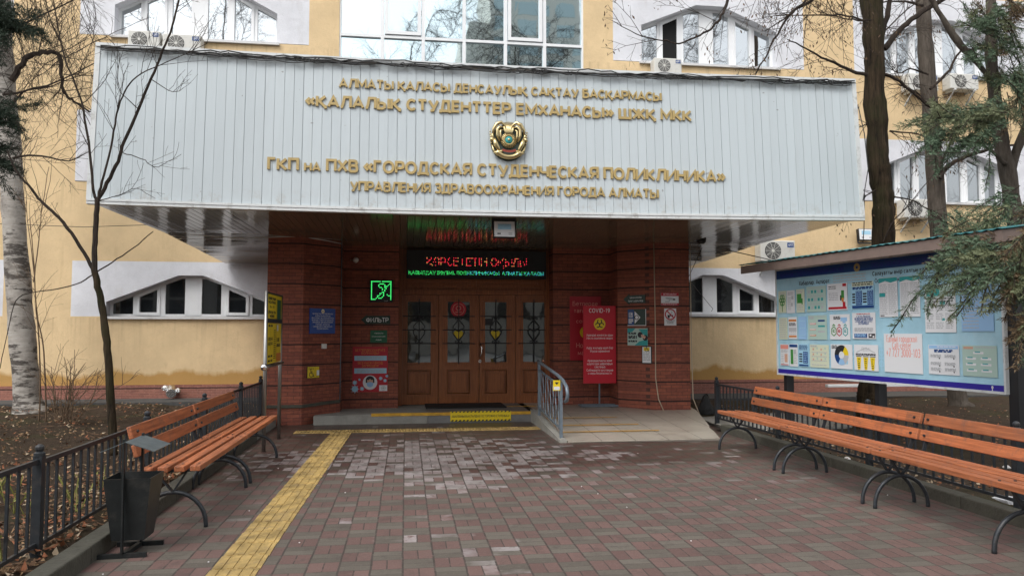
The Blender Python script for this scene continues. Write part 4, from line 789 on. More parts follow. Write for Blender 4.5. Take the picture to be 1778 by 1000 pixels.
# right of the doors
def bet(d, A, w, h):
    text(d, A, "Бетперде", -w * .82, h * .70, .085, w * 1.6, t=.13); text(d, A, "тағыңыз", -w * .75, h * .48, .085, w * 1.3, t=.13); text(d, A, "сонда", -w * .6, h * .16, .075, w * 1.0, t=.13)
    text(d, A, "Носите", -w * .6, -h * .62, .1, w * 1.2, t=.13); text(d, A, "маску", -w * .5, -h * .84, .085, w * 1.0, t=.13); d.disc(A, 0, -h * .13, .11, .002, 1)
plate('wall_banner', 'dull red banner on the brick wall, half hidden behind the standing banner', 'banner', RW, (989, 514.5, 1044, 625), [M['redp'], M['pinkink'] if 'pinkink' in M else M['palered'], M['yellow_s']], bet, t=.012, text_part='print')
CF = facing(13.28); u0, v0, u1, v1 = CF.rect(1012.5, 531, 1070, 665); A = CF.sub((u0 + u1) / 2, (v0 + v1) / 2); w, h = (u1 - u0) / 2, (v1 - v0) / 2
o = thing('banner_stand', 'bright red COVID-19 warning banner on a grey pole stand', 'banner stand', (A.o.x, 13.35, .17))
b = MB(); b.fbox(A, -w, w, -h, h, -.03, 0); b.build('panel', M['red_s'], o)
d = MB(); text(d, A, "COVID-19", 0, h * .82, .082, w * 1.28, t=.16, align='c')
for s, v, ww in (("Адамдар жиналған орын", .215, 1.62), ("Место скопления людей", .135, 1.6), ("Ауру жұқтыру қаупі бар", -.115, 1.62), ("Угроза заражения", -.20, 1.2), ("Арақашықтықты және", -.445, 1.5), ("қауіпсіздік шараларын", -.525, 1.55), ("сақтаңыз", -.605, .65), ("Соблюдайте дистанцию", -.69, 1.62), ("и меры безопасности", -.77, 1.45)): text(d, A, s, 0, v * h, .044, w * ww, t=.14, align='c')
d.build('lettering', M['whiteink'], o)
d = MB(); d.disc(A, 0, h * .53, .105, .003, 0, 28)
for k in range(3):
    a = 90 + 120 * k; d.ring(A.sub(.042 * math.cos(R(a)), h * .53 + .042 * math.sin(R(a))), 0, 0, .028, .046, .005 + k * .0006, 1, 16, a - 125, a - 35); d.ring(A.sub(.042 * math.cos(R(a)), h * .53 + .042 * math.sin(R(a))), 0, 0, .028, .046, .0051 + k * .0006, 1, 16, a + 35, a + 125); d.ring(A.sub(.042 * math.cos(R(a)), h * .53 + .042 * math.sin(R(a))), 0, 0, .028, .04, .0052 + k * .0006, 1, 16, a + 125, a + 235)
d.disc(A, 0, h * .53, .016, .007, 1); d.build('hazard_symbol', [M['yellow_s'], M['ink']], o)
b = MB(); b.box(A.o.x - .012, A.o.x + .012, 13.312, 13.336, .2, v0 + .3); b.build('pole', M['greyiron'], o)
b = MB(); b.box(A.o.x - .36, A.o.x + .36, 13.2, 13.24, .172, .2); b.box(A.o.x - .36, A.o.x + .36, 13.42, 13.46, .172, .2); b.box(A.o.x - .02, A.o.x + .02, 13.24, 13.42, .175, .2); b.box(A.o.x - .36, A.o.x - .32, 13.24, 13.42, .173, .198); b.box(A.o.x + .32, A.o.x + .36, 13.24, 13.42, .173, .198); b.build('base', M['greyiron'], o)
u0, v0, u1, v1 = RC.rect(1083, 511, 1121, 528); A = RC.sub(u0, (v0 + v1) / 2, .004); w, h = u1 - u0, (v1 - v0) / 2
o = thing('arrow_sign', 'dark green left-pointing arrow sign with two tiny lines, right of the doors', 'sign', A.o, 'dark green arrow signs')
b = MB(); b.poly(A, [(0, 0), (.12, -h * 1.05), (.12, -h * .75), (w, -h * .8), (w, h * .8), (.12, h * .75), (.12, h * 1.05)], 0, .012); b.build('panel', M['dgreen'], o)
b = MB(); text(b, A.sub(0, 0, .012), "СЫНАМА АЛУ ОРНЫ", .13, .01, .032, w - .2); text(b, A.sub(0, 0, .012), "ПУНКТ ЗАБОРА ПРОБ", .1, -.05, .032, w - .14); b.build('lettering', M['whiteink'], o)
def tri(d, A, w, h):
    d.flat(A, -w * .95, -w * .3, -h * .9, h * .95, .001, 0); d.add([A.p(-w * .22, -h * .75, .002), A.p(w * .4, 0, .002), A.p(-w * .22, h * .75, .002)], [(0, 1, 2)], 1); d.ring(A, 0.0, 0, .03, .042, .003, 2)
    d.flat(A, -w * .85, -w * .45, h * .0, h * .6, .002, 1)
    for q in range(4): words(d, A, -w * .82, -w * .48, h * (.08 + q * .13), .012, .0035, 0)
    for q in range(3): words(d, A, -w * .88, -w * .38, -h * (.3 + q * .2), .02, .003, 1)
    d.flat(A, -w, w, -h, -h * .92, .002, 1); d.flat(A, w * .94, w, -h, h, .002, 1)
plate('info_sheet', 'white-edged dark green sheet with a pale triangle, under the right arrow sign', 'notice', RC, (1090, 537, 1122.5, 565.5), [M['dgreen'], M['navy'], M['white_s'], M['ink']], tri, t=.006, text_part='print')
def aqua(d, A, w, h):
    d.add([A.p(a * w, b * h, .001) for a, b in ((-1, .45), (-.5, .6), (-.2, 1), (-1, 1))], [(0, 1, 2, 3)], 0); d.add([A.p(a * w, b * h, .001) for a, b in ((-.3, -1), (.2, -.5), (1, -.3), (1, -1))], [(0, 1, 2, 3)], 0); d.add([A.p(a * w, b * h, .0015) for a, b in ((.1, .9), (1, .9), (1, .1), (.6, .3))], [(0, 1, 2, 3)], 0)
    d.disc(A, w * .28, h * .25, .05, .003, 1); d.disc(A, w * .78, h * -.1, .05, .003, 1); d.add([A.p(a * w, b * h, .0035) for a, b in ((.4, .3), (.85, .05), (.7, -.25), (.35, .1))], [(0, 1, 2, 3)], 2)
    for q in (.42, .3, .05, -.07, -.19, -.5, -.6): words(d, A, -w * .9, -w * .05, h * q, .016, .003, 1)
plate('info_sheet', 'pale aqua leaflet with dark masks printed on it, on the right brick corner', 'notice', RC, (1090, 570, 1125, 600), [M['palegreen'], M['teal'], M['ink'], M['skin']], aqua, t=.006, text_part='print')
def framed(d, A, w, h):
    d.flat(A, -w * .86, w * .86, -h * .9, h * .9, .001, 0); d.flat(A, -w * .6, w * .6, h * .45, h * .85, .002, 1); wheelchair(d, A.sub(0, h * .62), .06, 2)
    for q in range(6): words(d, A, -w * .7, w * .7, h * (.22 - q * .17), .014, .002, 3)
plate('framed_notice', 'small framed white notice with a yellow wheelchair mark on top', 'notice', RC, (1115, 600.5, 1132.5, 631.5), [M['black'], M['white_s'], M['yellow_s'], M['ink'], M['greyink']], framed, t=.014, text_part='print')
def cctv(d, A, w, h):
    d.flat(A, -w, w, h * .5, h, .001, 0); d.flat(A, -w, w, -h, -h * .62, .001, 0); text(d, A, "БЕЙНЕБАҚЫЛАУ", 0, h * .65, .03, w * 1.5, align='c', m=1); text(d, A, "ВИДЕОНАБЛЮДЕНИЕ", 0, -h * .92, .03, w * 1.7, align='c', m=1)
    C = A.sub(0, 0); d.add([C.p(a * w, b * h, .003) for a, b in ((-.5, .3), (.1, .28), (.6, .05), (.5, -.15), (-.1, -.1), (-.5, .05))], [tuple(range(6))], 2); d.flat(C, w * .35, w * .6, -h * .15, h * .08, .004, 3); ribbon(d, C, [(-w * .5, -h * .42), (-w * .1, -h * .35), (0, -h * .05)], .018, 0, .0035, 2); d.flat(C, -w * .55, -w * .42, -h * .5, -h * .3, .003, 2)
plate('camera_sign', 'red and white sign with a drawing of a surveillance camera', 'sign', PF, (1147.5, 508.5, 1178, 530.5), [M['white_s'], M['redp'], M['white_s'], M['greyink'], M['ink']], cctv, t=.008, text_part='print')
def nosmoke(d, A, w, h):
    C = A.sub(0, h * .3); d.ring(C, 0, 0, .078, .098, .003, 0, 30); ribbon(d, C, [(-.062, .062), (.062, -.062)], .018, 0, .004, 0); ribbon(d, C, [(-.05, -.02), (.05, -.02)], .02, 0, .002, 1); ribbon(d, C, [(.0, .0), (.03, .03), (.02, .055)], .012, 0, .002, 2); d.disc(C, -.03, -.045, .02, .002, 1)
    for q, (s, k) in enumerate((("ТЕМЕКІ ШЕГУГЕ", 1.5), ("БОЛМАЙДЫ", 1.1), ("НЕ КУРИТЬ", 1.0))): text(d, A, s, 0, -h * (.5 + q * .16), .022, w * k, align='c', m=1)
plate('no_smoking_sign', 'white no-smoking sign with a crossed red circle on the right pillar', 'sign', PF, (1153, 535.5, 1174, 565), [M['white_s'], M['redp'], M['ink'], M['greyink']], nosmoke, t=.008, text_part='print')
# conduits
def cable(name, label, pts, r, mat, group=None): b = MB(); b.tube(pts, r, 6); return tag(b.build(name, mat, smooth=True), label, 'cable', group)
cable('conduit', 'thin pale cable running down the edge of the right brick pillar to the ramp', [(4.2, 12.62, 3.0), (4.215, 12.625, 1.6), (4.21, 12.62, .7), (4.25, 12.6, .35), (4.33, 12.5, .1)], .009, M['wirew'])
cable('conduit', 'thin grey cable running up the corner beside the blue plaque', [(-1.085, 13.18, .3), (-1.08, 13.18, 1.4), (-1.085, 13.18, 3.0)], .009, M['greyiron'])
cable('conduit', 'thin white cable tacked under the lining along the left brick pillar', [(-3.4, 12.62, 3.02), (-2.6, 12.62, 2.97), (-2.1, 12.63, 3.0), (-1.7, 12.63, 3.02), (-1.3, 12.95, 2.99), (-1.08, 13.2, 2.97)], .007, M['lamp'])
cable('conduit', 'pale cable dropping down the outer edge of the right pillar', [(4.86, 12.65, 3.0), (4.862, 12.65, 1.2), (4.87, 12.62, .35), (4.95, 12.5, .05)], .008, M['wirew'])
cable('wire', 'black wire sagging from the canopy to the notice board roof', [(5.9, 13.5, 3.0), (6.4, 13.0, 2.8), (6.8, 12.6, 2.6), (7.2, 12.2, 2.5)], .008, M['cable'])
cable('wire', 'thin wire slanting over the right ground-floor window', [(5.3, 13.2, 3.0), (5.9, 15.5, 2.6), (6.9, 16.6, 2.0), (6.95, 16.8, 1.95)], .006, M['cable'])
cable('wire', 'thin overhead wire crossing the yellow wall at the left', [(-9, 16.4, 3.65), (-6.5, 16.5, 3.60), (-3.8, 16.5, 3.75)], .006, M['cable'])
# floodlights
def flood(label, c, w, h, d, up):
    o = thing('floodlight', label, 'floodlight', c, 'square floodlights'); F = Fr(c, (1, 0, 0), (0, .12, 1), None)
    b = MB(); b.fbox(F, -w, w, -h, h, -d, 0); b.build('housing', M['black'], o, bevel=.01); b = MB(); b.fbox(F, -w * .92, w * .92, -h * .9, h * .9, 0, .006); b.build('front_glass', M['frame'], o)
    b = MB(); b.fbox(F, -w * .6, w * .6, -h * .05, h * .6, .006, .009); b.build('led_array', M['paleblue'], o); b = MB(); b.fbox(F, -w * .65, -w * .35, -h * .62, -h * .48, .006, .008); b.fbox(F, w * .35, w * .7, -h * .5, -h * .46, .006, .008); b.fbox(F, w * .35, w * .7, -h * .66, -h * .62, .006, .008); b.build('print', M['ink'], o)
    b = MB(); b.bar(F.p(-w * 1.02, 0, -d / 2), F.p(-w * 1.02, up, -d / 2), .012, .03); b.bar(F.p(w * 1.02, 0, -d / 2), F.p(w * 1.02, up, -d / 2), .012, .03); b.bar(F.p(-w * 1.05, up, -d / 2), F.p(w * 1.05, up, -d / 2), .012, .03); b.build('bracket', M['black'], o); return o
pa = at(876, 398, 10.15); flood('white-faced square floodlight hanging under the front edge of the canopy', pa, .15, .115, .06, min(.3, 3.0 - pa.z))
pa = at(1504, 407, 16.7); flood('small square floodlight fixed to the yellow wall right of the canopy', pa, .19, .14, .1, -.2)
# air conditioners
def aircon(label, x0, y0, x1, y1, Y=16.55, right_logo=True):
    F = facing(Y); u0, v0, u1, v1 = F.rect(x0, y0, x1, y1); A = F.sub((u0 + u1) / 2, (v0 + v1) / 2); w, h = (u1 - u0) / 2, (v1 - v0) / 2
    o = thing('air_conditioner', label, 'air conditioner', A.o, 'outdoor air conditioner units on the facade')
    b = MB(); b.fbox(A, -w, w, -h, h, -.3, 0); b.build('casing', M['acw'], o, bevel=.02)
    b = MB(); cx = -w * .28; r = min(h * .82, w * .66); b.disc(A, cx, 0, r, .004, 0, 24); b.build('fan', M['fan'], o)
    g = MB()
    for q in range(1, 6): g.ring(A, cx, 0, r * q / 6, r * q / 6 + .006, .012, 0, 24)
    for q in range(10): g.bar(A.p(cx, 0, .012), A.p(cx + r * math.cos(q * .628), r * math.sin(q * .628), .012), .007)
    g.lathe(A.p(cx, 0, .0), [(r * .2, 0), (r * .18, .02)], 12, axis='y'); g.build('fan_guard', M['acw'], o)
    l = MB(); l.flat(A, w * .55, w * .92, h * .35, h * .8, .004, 0); l.ring(A, w * .66, h * .57, .012, .022, .006, 1); text(l, A, "ЕС", w * .74, h * .5, .05, .07, n1=.006, m=1); l.build('label', [M['navy'], M['whiteink']], o)
    br = MB(); br.bar(A.p(-w * .7, -h - .02, .02), A.p(-w * .7, -h - .02, -.33), .04); br.bar(A.p(w * .7, -h - .02, .02), A.p(w * .7, -h - .02, -.33), .04); br.bar(A.p(w * .7, -h - .02, .0), A.p(w * .7, -h - .3, -.33), .03); br.bar(A.p(-w * .7, -h - .02, .0), A.p(-w * .7, -h - .3, -.33), .03); br.build('bracket', M['trim'], o)
    return o
aircon('leftmost air conditioner unit, standing at the left end above the canopy edge', 222, 52, 277, 86)
aircon('wider air conditioner unit second from the left above the canopy edge', 282, 58, 348, 94)
aircon('air conditioner unit under the open dark window, just above the canopy edge', 1136, 100, 1184, 129)
aircon('air conditioner between the two trunks under the upper right window', 1577, 127, 1630, 158)
aircon('air conditioner with a blue sticker under the far right upper window', 1650, 127, 1700, 156)
aircon('air conditioner on brackets under the middle-floor window, partly behind the second trunk', 1570, 345, 1622, 379)
aircon('air conditioner low on the yellow wall between canopy and notice board', 1320, 417, 1381, 454)

# ================================================================== THINGS ON THE STEP AND RAMP
b = MB(); b.box(.35, 1.75, 13.3, 14.1, .166, .186); tag(b.build('door_mat', M['rubber'], bevel=.006), 'black rubber door mat lying on the step in front of the doors', 'door mat')
F = facing(12.62); u0, v0, u1, v1 = F.rect(782, 714, 887, 729.5); A = F.sub((u0 + u1) / 2, (v0 + v1) / 2); w, h = (u1 - u0) / 2, (v1 - v0) / 2
o = thing('step_warning_label', 'yellow label with black hazard stripes stuck on the step riser', 'label', A.o); b = MB(); b.fbox(A, -w, w, -h, h, .002, .006); b.build('panel', M['yellow_s'], o)
d = MB(); k = 16
for i in range(k):
    for v in (-h, h - .022):
        u = -w + (i + .2) * 2 * w / k; d.add([A.p(u, v, .0075), A.p(u + .03, v, .0075), A.p(u + .045, v + .022, .0075), A.p(u + .015, v + .022, .0075)], [(0, 1, 2, 3)])
text(d, A, "АБАЙЛАҢЫЗ БАСПАЛДАҚ! ОСТОРОЖНО СТУПЕНЬКА!", 0, -.022, .042, w * 1.9, n1=.008, align='c', t=.18); d.build('lettering', M['ink'], o)
o = thing('ramp_railing', 'grey-blue metal railing with wavy balusters along the ramp edge', 'railing', (2.1, 11.2, .1))
b = MB(); XR = 2.11; hz = lambda y: lerp(.86, 1.0, (y - 10.35) / 1.65)
b.tube([(XR, 12.2, hz(12.2) + .0), (XR, 12.0, hz(12)), (XR, 11.2, hz(11.2)), (XR, 10.5, hz(10.5)), (XR, 10.2, hz(10.2) - .02), (XR, 9.98, .76), (XR, 9.92, .66), (XR, 9.98, .58), (XR, 10.1, .56)], .024, 10); b.build('handrail', M['greyiron'], o, smooth=True)
for y in (12.1, 10.36): b = MB(); b.box(XR - .02, XR + .02, y - .02, y + .02, .03 if y < 11 else .13, hz(y) - .02); b.build('post', M['greyiron'], o)
b = MB(); b.bar((XR, 10.38, .16), (XR, 12.08, .28), .025); b.bar((XR, 10.38, hz(10.4) - .13), (XR, 12.08, hz(12.1) - .13), .025); b.build('rail', M['greyiron'], o)
b = MB()
for i in range(8):
    y = 10.52 + i * .2; z0 = lerp(.17, .28, (y - 10.4) / 1.7); z1 = hz(y) - .13
    b.tube([(XR, y + .028 * math.sin(q / 8 * math.pi * 4) * (1 if i % 2 else -1), lerp(z0, z1, q / 8)) for q in range(9)], .008, 5)
b.build('baluster', M['greyiron'], o)
F = Fr((XR - .02, 10.52, .71), (1, 0, 0), (0, 0, 1), (0, -1, 0)); F = Fr(at(966.5, 669, 10.34), (1, 0, 0), (0, 0, 1), (0, -1, 0))
o = thing('railing_tag', 'little yellow warning tag hanging on the ramp railing', 'tag', F.o); b = MB(); b.fbox(F, -.05, .05, -.07, .07, -.004, .004); b.build('panel', M['yellow_s'], o)
d = MB(); d.add([F.p(-.03, .045, .006), F.p(.0, .01, .006), F.p(.03, .045, .006)], [(0, 1, 2)], 0); d.flat(F, -.04, .04, -.06, -.015, .006, 1); text(d, F, "103", -.025, -.005, .016, m=0); d.build('print', [M['ink'], M['white_s']], o)
b = MB(); b.lathe((5.15, 12.75, .05), [(.05, 0), (.16, .03), (.15, .12), (.09, .2), (.05, .3), (.02, .36)], 9); b.lathe((5.4, 12.6, .05), [(.04, 0), (.12, .02), (.1, .07), (.03, .13)], 8)
o = b.build('rubbish_bag', M['rubber']); tag(o, 'black crumpled rubbish bag leaning at the foot of the right pillar', 'bag')
for v in o.data.vertices: v.co += Vector((random.uniform(-.02, .02), random.uniform(-.02, .02), random.uniform(-.015, .015)))

# yellow timetable sign on two steel posts
SX = -1.74; o = thing('post_sign', 'tall yellow information sign on two shiny steel posts beside the left bench', 'sign', (SX, 10.5, 0))
YA, YB = 9.95, 11.1
za = at(456, 505, YA).z; zb_ = at(490, 521, YB).z; zl = at(456, 637, YA).z
for y in (YA, YB): b = MB(); b.tube([(SX, y, -.02), (SX, y, za)], .024, 12); b.build('post', M['steel'], o, smooth=True)
b = MB(); b.bar((SX + .01, YA + .03, za - .02), (SX + .01, YB - .03, za - .02), .02); b.bar((SX + .01, YA + .03, 1.63), (SX + .01, YB - .03, 1.63), .03, .05); b.build('cross_rail', M['iron'], o)
b = MB(); b.tube([(SX, YA - .06, zl), (SX, YB + .22, zl)], .022, 10); b.build('cross_bar', M['steel'], o, smooth=True)
b = MB(); b.lathe((SX + .005, YA - .09, zl - .045), [(.01, 0), (.035, .012), (.046, .045), (.035, .078), (.01, .09)], 14); b.build('knob', M['chrome'], o, smooth=True)
b = MB(); b.box(SX - .012, SX + .012, YA + .03, YB - .03, zl + .03, 1.6); b.box(SX - .012, SX + .012, YA + .03, YB - .03, 1.66, za - .03); b.build('panel', M['yellow_s'], o)
F = Fr((SX + .012, YA + .03, 0), (0, 1, 0), (0, 0, 1), (1, 0, 0)); d = MB(); L = YB - YA - .06; ym = L * .62
for s, v, h in (("ҚАБЫЛДАУ УАҚЫТЫ", 1.9, .04), ("ЧАСЫ ПРИЕМА", 1.85, .04), ("ПН - ПТ", 1.79, .035), ("ДЕМАЛЫС КҮНІ", 1.72, .04), ("ВЫХОДНОЙ", 1.675, .035)): text(d, F, s, ym / 2, v, h, ym * (.8 if len(s) > 9 else .5), t=.2, align='c')
for a in (.24, .5):
    for v, h in ((1.55, .03), (1.37, .05), (1.31, .05), (1.16, .03), (1.1, .03), (1.06, .02)):
        for q in range(1): text(d, F, ("ДҮЙСЕНБІ" if a < .3 else "ЖҰМА") if h < .04 else ("8-20" if a < .3 else "9-14"), ym * a, v, h, ym * .2, t=.24, align='c')
for q in range(14): words(d, F, ym * .72, ym * .95, 1.5 - q * .028, .012, .0015)
d.flat(F, ym + .01, ym + .02, zl + .04, za - .04, .0015); d.flat(F, ym * .38, ym * .39, zl + .2, 1.58, .0015)
d.flat(F, ym + .05, L - .06, 1.62, za - .08, .002, 1); text(d, F, "0:00", ym + .06, 1.35, .06, .2, t=.2); text(d, F, "АЛМАТЫ", ym + .05, 1.28, .05, .28, t=.2); d.flat(F, ym + .05, ym + .16, 1.5, 1.58, .002, 2); d.flat(F, ym + .03, L, zl + .04, 1.2, .0018, 3)
d.build('print', [M['ink'], M['green_s'], M['white_s'], M['orange']], o)

# ================================================================== BENCHES
def make_bench(label, side, y0, y1, legs, x_front):
    """side=+1: seat faces -x (right row); -1: faces +x (left row); x_front = front edge of the seat"""
    o = thing('park_bench', label, 'bench', (x_front, (y0 + y1) / 2, 0), 'orange slatted benches along the courtyard'); X = lambda d: x_front + side * d
    rr = random.Random(int(y0 * 100)); b = MB()
    for i in range(4):
        a, c = sorted((X(i * .118), X(i * .118 + .076))); dz = rr.uniform(-.003, .003); b.box(a, c, y0 + rr.uniform(0, .015), y1 - rr.uniform(0, .015), .442 + dz - i * .004, .484 + dz - i * .004)
    b.build('seat', M['bench'], o, bevel=.006)
    b = MB()
    for zc, off in ((.60, .475), (.735, .515)):
        F = Fr((X(off), 0, zc), (0, 1, 0), (side * .28, 0, 1)); b.fbox(F, y0 + rr.uniform(0, .015), y1 - rr.uniform(0, .015), -.047, .047, -.016, .016)
    b.build('backrest', M['bench'], o, bevel=.006)
    for yl in legs:
        b = MB(); xa, xb = X(-.02), X(.47); cx, r = (xa + xb) / 2, abs(xb - xa) / 2
        b.tube([(cx + (xa - cx) * 1.0, yl, -.005)] + [(cx - (cx - xa) * math.cos(R(a)), yl, .02 + .25 * math.sin(R(a))) for a in range(0, 181, 12)] + [(xb, yl, -.005)], .017, 8)
        b.build('leg', M['iron'], o, smooth=True)
        b = MB(); b.bar((cx, yl, .27), (X(.12), yl, .435), .03, .012); b.bar((cx, yl, .27), (X(.36), yl, .43), .03, .012); b.bar((X(.02), yl, .437), (X(.44), yl, .424), .035, .018); b.bar((X(.42), yl, .40), (X(.545), yl, .78), .014, .03); b.build('frame', M['iron'], o); b = MB()
        for zc, off in ((.60, .475), (.735, .515)): b.tube([(X(off - .03), yl, zc + .004), (X(off - .012), yl, zc)], .011, 8)
        for i in range(4): b.tube([(X(i * .118 + .038), yl, .47), (X(i * .118 + .038), yl, .488 - i * .004)], .010, 8)
        b.build('bolts', M['iron'], o)
    return o
make_bench('orange bench farthest along the right row, next to the ramp', 1, 7.82, 9.46, (9.36, 7.9), 3.97)
make_bench('orange bench in the middle of the right row, under the notice board', 1, 6.2, 7.79, (7.7, 6.28), 3.97)
make_bench('nearest orange bench of the right row, cut by the picture edge', 1, 4.3, 6.17, (6.1, 4.77), 3.97)
make_bench('orange bench of the left row closest to the litter bin', -1, 6.12, 7.83, (6.24, 7.73), -1.53)
make_bench('orange bench of the left row beside the yellow sign', -1, 7.86, 9.63, (7.94, 9.49), -1.53)

# ================================================================== FENCES
def fence(label, x, ys, top=.68):
    o = thing('metal_fence', label, 'fence', (x, ys[0], 0), 'low dark metal fences round the beds')
    for i, y in enumerate(ys):
        b = MB(); b.box(x - .028, x + .028, y - .028, y + .028, 0, .70); b.lathe((x, y, .70), [(.034, 0), (.034, .02), (.02, .03), (.028, .045), (.028, .06), (.012, .075)], 10); b.build('post', M['iron'], o)
    for a, c in zip(ys, ys[1:]):
        b = MB(); lo, hi = sorted((a, c)); z = random.uniform(-.008, .008)
        b.box(x - .012, x + .012, lo + .028, hi - .028, top - .03 + z, top + z); b.box(x - .01, x + .01, lo + .028, hi - .028, .13 + z, .155 + z)
        n = int((hi - lo) / .125)
        for q in range(1, n): y = lo + (hi - lo) * q / n; b.box(x - .008, x + .008, y - .008, y + .008, .155 + z, top - .03 + z)
        b.build('railing_panel', M['iron'], o)
    return o
fence('dark metal fence behind the left benches, edging the leafy bed', -2.32, [2.0, 3.65, 5.33, 7.4, 9.4, 11.4, 12.9])
fence('dark metal fence behind the right benches, edging the bare bed', 4.87, [11.61, 9.6, 7.6, 5.6, 3.6])

# ================================================================== LITTER BIN
o = thing('litter_bin', 'dark metal litter bin with a gabled lid standing by the left bench', 'bin', (-1.82, 5.6, 0))
b = MB(); b.bar((-2.0, 5.46, .015), (-1.7, 5.48, .015), .03); b.bar((-1.98, 5.76, .015), (-1.68, 5.78, .015), .03); b.bar((-1.85, 5.47, .016), (-1.83, 5.77, .016), .03, .028); b.build('base', M['bin'], o)
b = MB(); b.bar((-1.85, 5.462, .03), (-1.855, 5.462, .78), .03, .012); b.bar((-1.83, 5.775, .03), (-1.835, 5.775, .78), .03, .012); b.build('post', M['bin'], o)
b = MB(); cx, cy = -1.835, 5.62
def sq(wx, wy, z): return [(cx - wx, cy - wy, z), (cx + wx, cy - wy, z), (cx + wx, cy + wy, z), (cx - wx, cy + wy, z)]
b.add(sq(.105, .10, .1) + sq(.15, .145, .515) + sq(.143, .138, .515) + sq(.099, .094, .11), [(3, 2, 1, 0)] + [(i, (i + 1) % 4, (i + 1) % 4 + 4, i + 4) for i in range(4)] + [(i + 4, (i + 1) % 4 + 4, (i + 1) % 4 + 8, i + 8) for i in range(4)] + [(i + 8, (i + 1) % 4 + 8, (i + 1) % 4 + 12, i + 12) for i in range(4)] + [(12, 13, 14, 15)])
b.build('bucket', M['bin'], o)
b = MB(); b.add([(-2.0, 5.44, .70), (-1.84, 5.44, .765), (-1.655, 5.44, .70), (-2.0, 5.8, .70), (-1.84, 5.8, .765), (-1.655, 5.8, .70), (-2.0, 5.44, .694), (-1.655, 5.44, .694)], [(0, 1, 4, 3), (1, 2, 5, 4)]); lo_ = b.build('lid', M['binlid'], o); sm = lo_.modifiers.new('t', 'SOLIDIFY'); sm.thickness = .005

# ================================================================== NOTICE BOARD
BF = Fr((6.05, 7.0, 0), (.154, -.988, 0), (0, 0, 1)); uL = BF.hit(1350, 600)[0]; uR = BF.hit(1744, 600)[0]
zB0 = BF.hit(1744, 681)[1]; zB0l = BF.hit(1356, 650)[1]; zT = BF.hit(1347, 470)[1]; ZB = (zB0 + zB0l) / 2
NB = thing('notice_board', 'big pale blue notice board with a teal sheet roof on black posts', 'notice board', (5.75, 8.8, 0))
b = MB(); b.fbox(BF, uL, uR, ZB, zT, -.03, 0); b.build('panel', M['skyblue'], NB)
b = MB(); b.fbox(BF, uL, uR, ZB, ZB + .075, 0, .004); b.build('bottom_band', M['violet'], NB)
b = MB(); b.fbox(BF, uL, uR, zT - .135, zT, 0, .004); b.build('header_band', M['navy'], NB)
b = MB(); ribbon(b, BF, [(uL, ZB), (uL, zT), (uR, zT), (uR, ZB), 'c'], .025, -.035, .01, 0); b.build('edge_frame', M['trim'], NB)
d = MB(); W_ = uR - uL; hb = zT - .115
text(d, BF, "«ҚАЛАЛЫҚ СТУДЕНТТЕР ЕМХАНАСЫ» ШЖҚ МКК", uL + .1, hb, .07, W_ * .36, t=.14, n1=.006); text(d, BF, "ГКП НА ПХВ «ГОРОДСКАЯ СТУДЕНЧЕСКАЯ ПОЛИКЛИНИКА»", uL + W_ * .52, hb, .07, W_ * .44, t=.14, n1=.006); d.build('header_lettering', M['violet'], NB); d = MB(); d.ring(BF, uL + W_ * .45, hb + .03, .02, .055, .006); d.build('emblem_mark', M['gold'], NB); d = MB()
text(d, BF, "Хабарлар. Ақпарат", uL + W_ * .14, zT - .255, .065, W_ * .17, t=.17); d.build('heading', M['ink'], NB); d = MB()
text(d, BF, "Салауатты өмір салтын қалыптастыру негіздері!", uL + W_ * .52, zT - .215, .058, W_ * .4, t=.18); text(d, BF, "Основы формирования здорового образа жизни", uL + W_ * .53, zT - .305, .058, W_ * .38, t=.18); d.build('heading', M['ink'], NB); d = MB()
for q in range(4): words(d, BF, uL + W_ * .33, uL + W_ * .49, zT - .18 - q * .035, .014, .002, 0)
d.build('fine_print', M['greyink'], NB)
d = MB(); rr = random.Random(3)
for i in range(16):
    u = uL + .25 + (i % 8) * .45 + rr.uniform(-.03, .03); v = ZB + .3 + (i // 8) * .62
    for q in range(4): d.ring(BF, u + .07 * math.cos(q * 1.571), v + .07 * math.sin(q * 1.571), .03, .04, .002, 0, 12)
    d.flat(BF, u - .006, u + .006, v - .16, v + .16, .002); d.flat(BF, u - .16, u + .16, v - .006, v + .006, .0022)
d.build('ornament', M['paleblue'], NB)
d = MB(); d.tube([BF.p(uR - .15, ZB + .015, .006), BF.p(uR - .15, ZB + .06, .006)], .004, 5); d.ring(BF, uR - .15, ZB + .05, .008, .014, .006, 0, 10); d.build('emblem_mark', M['whiteink'], NB)
for px, wv in ((1358.5, .07), (1516, .07), (1752, .11)):
    u = BF.hit(px, 600)[0]; b = MB(); b.fbox(BF, u - wv / 2, u + wv / 2, -.05, zT + .1, -.16, -.04); b.build('post', M['black'], NB)
